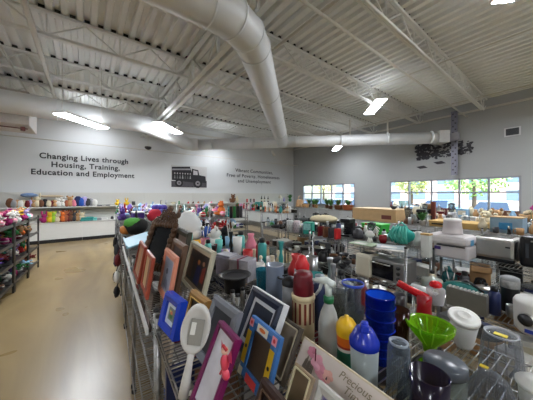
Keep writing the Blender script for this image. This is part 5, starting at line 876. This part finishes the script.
for i, (px, c, kd, sc, n_) in enumerate(((47, 'lime', 'cushion', .6, 'lime green cushion'), (53, 'lime', 'plush_bear', 1.2, 'lime plush bear'), (61, 'maroon', 'cushion', .6, 'dark maroon cushion'), (66, 'copper', 'plush_bear', 1.3, 'copper plush bear'), (71, 'brown', 'plush_bear', 1.2, 'brown plush bear'), (77, 'tan', 'plush_rabbit', 1.0, 'tan plush rabbit'), (87, 'teal', 'folded_garment', 1.4, 'teal folded blanket'), (92, 'turquoise', 'folded_garment', 1.1, 'turquoise folded blanket'), (104, 'white', 'folded_garment', .9, 'white folded cloth'), (112, 'charcoal', 'shoe', 1, 'charcoal shoe'),
    (252, 'white', 'carton', 1.1, 'white carton'), (262, 'black', 'carton', .9, 'black carton'), (272, 'pale blue', 'storage_box', 1, 'pale blue storage box'), (170, 'black', 'shoe', 1.2, 'black shoe'), (179, 'charcoal', 'handbag', .8, 'charcoal handbag'), (205, 'navy', 'shoe', 1.1, 'navy shoe'), (212, 'grey', 'handbag', .8, 'grey handbag'))):
    gon(kd, px, c, n_+' on the lower shelf of the wall gondola', sc*1.45, low=True, group=G, dy=-.02)
for i, (px, c, kd, sc, low) in enumerate(((13.6, 'grey', 'cushion', .9, 0), (20.6, 'white', 'cushion', .85, 0), (27.3, 'maroon', 'cushion', .8, 0), (33.9, 'tan', 'plush_rabbit', 1.1, 0), (41.2, 'brown', 'cushion', .85, 0), (48.6, 'cream', 'cushion', .8, 0), (55.2, 'tan', 'plush_bear', 1.0, 0), (66.8, 'copper', 'cushion', .8, 0), (74.2, 'pink', 'cushion', .85, 0), (81.3, 'blue', 'cushion', 1.1, 0), (87.8, 'charcoal', 'cushion', 1.0, 0), (94.6, 'white', 'cushion', .9, 0),
    (44, 'magenta', 'plush_rabbit', 1.1, 1), (50, 'yellow', 'plush_bear', 1.3, 1), (57, 'cream', 'plush_rabbit', 1.1, 1), (63.5, 'orange', 'plush_bear', 1.3, 1), (68.7, 'maroon', 'plush_rabbit', 1.1, 1), (74, 'charcoal', 'plush_bear', 1.2, 1), (82, 'cream', 'plush_bear', 1.1, 1), (98, 'grey', 'folded_garment', .9, 1))):
    gon(kd, px, c, '%s %s squeezed in on the %s shelf of the wall gondola' % (c, TM[kd]['noun'], ['upper', 'lower'][low]), sc*(1.2 if kd == 'cushion' else 1.1)*(1.2 if low else 1), low=bool(low), group=G, dy=-.03)
def gonbox(name, px0, px1, z, d, h, rgb, label, cat, lump=False):
    f_ = lambda px: (.606+.795*(px-CXP)/FPX)/(.795-.606*(px-CXP)/FPX)*11.85
    a_, b_ = f_(px0), f_(px1); t = root(name, (a_+b_)/2, 11.85, z, 0, label, cat)
    m_ = MB(); m_.mat(mat(rgb, .8, 0, .15, 12))
    if lump: m_.ball((0, 0, h/2), ((b_-a_)/2, d/2, h/2), 14, None, .06, 4)
    else: m_.box((0, 0, h/2), (b_-a_, d, h), bev=min(h, d)*.2)
    m_.build('cloth' if lump else 'body', t); MB().mat(WHITE).box((0, -d/2-.002 if not lump else 0, h*.5 if not lump else h+.003), ((b_-a_)*.3, .004, h*.3) if not lump else (.04, .05, .006)).build('tag', t)
gonbox('bed_pillow', 20, 38, 1.307+.355, .3, .16, (110, 134, 170), 'blue pillow thrown over the cushions on the wall gondola', 'pillow', True)
gonbox('rolled_rug', 39, 64, 1.307+.35, .14, .1, (196, 178, 150), 'long beige rolled rug lying across the cushions', 'rug', True)
gonbox('flat_case', 97, 110, 1.307, .25, .045, (64, 66, 66), 'flat dark case lying alone on the upper gondola shelf', 'case')

BLK = ['storage_box', 'carton', 'cooking_pot', 'slow_cooker', 'handbag', 'basket', 'coffee_maker', 'frying_pan']
BC = ['black', 'charcoal', 'brown', 'black', 'navy', 'grey', 'white', 'maroon', 'tan']
for k, (ds, z, a_, b_, c_, d_, dn) in enumerate((('under the bread machine rack top', .85, 2.79, 3.33, -.1, 1.0, .8), ('inside the rack behind the turquoise tote', .85, 2.79, 3.33, 1.1, 2.2, .8), ('inside the rack behind the cookware', .85, 2.79, 3.33, 2.3, 3.44, .8),
        ('waist-high in the rack behind the tote', .5, 2.79, 3.33, .0, 3.3, .35), ('one shelf down under the cups', .85, .66, 1.24, .0, 1.15, .7), ('one shelf down beneath the gift boxes', .85, .66, 1.24, 1.25, 2.4, .7), ('one shelf down towards the white bag', .85, .66, 1.24, 2.45, 3.6, .7),
        ('one shelf down on the near appliance rack', .5, 2.22, 2.74, -.1, 1.0, .8), ('low under the dark cookware bay', .5, 2.22, 2.74, 2.3, 3.4, .7), ('knee-high below the cups', .5, .66, 1.24, .0, 2.4, .5),
        ('one shelf down before the wide window', .85, 4.64, 5.36, -.05, 1.0, .5), ('behind the duffel bag', Z1, .66, 1.24, 3.7, 4.8, .9), ('beyond the duffel bag', Z1, .2, .6, 4.35, 4.82, .8), ('under the duffel bag', .85, .2, .6, 3.7, 4.8, .9), ('low under the duffel bag', .5, .2, .6, 3.7, 4.8, .9), ('one shelf down by the blue lid', .85, .2, .6, 2.5, 3.6, .8))):
    fill(ds, z, a_, b_, c_, d_, BLK if 'duffel' not in ds else ['handbag', 'shoe', 'folded_garment', 'plush_bear', 'toy_ball', 'storage_box'], BC if 'duffel' not in ds else ['black', 'red', 'navy', 'white', 'charcoal', 'brown', 'pale blue', 'maroon'], scl=(.75, 1.0), dens=dn, seed=110+k)
SMALL = ['mug', 'tumbler', 'glass_jar', 'bowl', 'candlestick', 'figurine', 'travel_bottle']
DK = ['black', 'charcoal', 'clear', 'silver', 'brown', 'black', 'clear', 'maroon', 'navy', 'cream', 'white']
for k, (ds, z, a_, b_, c_, d_, dn) in enumerate((('behind the thermos', Z1, .66, 1.25, .98, 1.9, 1.2), ('beyond the gift boxes', Z1, .64, 1.25, 1.9, 2.72, 1.), ('in front of the white bread machine', Z3, 2.78, 3.34, -.1, 1.0, 1.), ('below the stainless toaster', Z2, 2.21, 2.74, .0, 1.0, 1.),
        ('on the rack behind the turquoise tote', Z3, 2.78, 3.34, 1.1, 2.2, 1.), ('on the rack behind the dark cookware', Z3, 2.78, 3.34, 2.3, 3.44, 1.), ('among the dark cookware', Z2T, 2.22, 2.74, 2.3, 3.42, 1.), ('before the wide window', ZM, 4.62, 5.38, -.05, 1.1, .8), ('on the middle rack beyond the backpack', ZM, 4.62, 5.38, 1.1, 3.5, .5), ('atop the toy block', 1.1, 2.22, 2.74, 6.7, 9.4, .5))):
    fill(ds, z, a_, b_, c_, d_, SMALL, DK, scl=(.7, 1.0), dens=dn, seed=80+k)
fill('low under the dark cookware', Z2, 2.21, 2.74, 2.3, 3.44, ['cooking_pot', 'bowl', 'mug', 'frying_pan', 'kettle'], ['black', 'charcoal', 'black', 'silver', 'maroon'], scl=(.55, .7), dens=1.6, seed=97)
fill('beside the cream toaster', Z2, 2.21, 2.74, 1.7, 2.24, ['cooking_pot', 'bowl', 'mug', 'kettle', 'storage_box'], ['black', 'charcoal', 'brown', 'silver'], scl=(.55, .7), dens=1.6, seed=98)

# ------------------------------------------------------------------ one label for each of the scattered goods
def an(o): return o['colour']+' '+o['noun']
def key_rows():
    from collections import Counter
    for o in AUTO:
        same = [p for p in AUTO if p['desc'] == o['desc'] and p is not o]
        near = sorted(same, key=lambda p: (p['s']-o['s'])**2+(p['v']-o['v'])**2)
        sh = lambda p: p['colour']+' '+p['noun'].split(' with')[0].split(' standing')[0].split(' of ')[0].replace('drinks ', '').replace('lidded ', '').replace('hardback ', '').replace('jug ', '').replace('folded piece', 'cloth')
        c = ['%s %s' % (sh(o), o['desc'])]
        c += ['%s beside the %s, %s' % (sh(o), sh(p), o['desc']) for p in near[:2]]
        c += ['%s between the %s and the %s, %s' % (sh(o), sh(near[0]), sh(near[1]), o['desc'])] if len(near) > 1 else []
        twins = sorted([p for p in same if sh(p) == sh(o)]+[o], key=lambda p: p['v']); k = [p is o for p in twins].index(True)
        c.append('%s %s, %s such' % (sh(o), o['desc'], ordn[min(k, 11)]))
        o['c'] = c; o['o']['group'] = '%s pieces %s' % (o['noun'].split(' with')[0].split(' standing')[0], o['desc'])
    cnt = Counter(x_ for o in AUTO for x_ in set(o['c']))
    for o in AUTO:
        pick = next((x_ for x_ in o['c'] if cnt[x_] == 1 and len(x_.split()) <= 16), o['c'][-1])
        o['o']['label'] = pick
key_rows()

# ================================================================== LIGHT, CAMERA
wd = bpy.data.worlds.new('sky'); bpy.context.scene.world = wd; wd.use_nodes = True; nt = wd.node_tree; bg = nt.nodes['Background']
sk = nt.nodes.new('ShaderNodeTexSky'); sk.sky_type = 'NISHITA'; sk.sun_elevation = rad(48); sk.sun_rotation = rad(200); sk.sun_disc = False; sk.air_density = 1.2; sk.dust_density = 2.5
nt.links.new(sk.outputs[0], bg.inputs[0]); bg.inputs[1].default_value = 1.35
sn = bpy.data.lights.new('sun', 'SUN'); sn.energy = 7; sn.angle = rad(1); so = bpy.data.objects.new('sun', sn); COL.objects.link(so); so.rotation_euler = (rad(42), 0, rad(-60))
cam = bpy.data.cameras.new('camera'); cam.sensor_width = 36; cam.lens = 36*FPX/533; cam.shift_y = -5/533; cam.clip_start = .02; cam.clip_end = 300
co = bpy.data.objects.new('camera', cam); COL.objects.link(co); co.location = (0, 0, EYE); co.rotation_euler = (PI/2, 0, -rad(37.3)); bpy.context.scene.camera = co
sc = bpy.context.scene; sc.view_settings.view_transform = 'Standard'; sc.view_settings.look = 'None'; sc.view_settings.gamma = 1; sc.view_settings.exposure = 0
sc.cycles.max_bounces = 8; sc.cycles.transparent_max_bounces = 24; sc.cycles.diffuse_bounces = 4; sc.cycles.caustics_reflective = False; sc.cycles.caustics_refractive = False
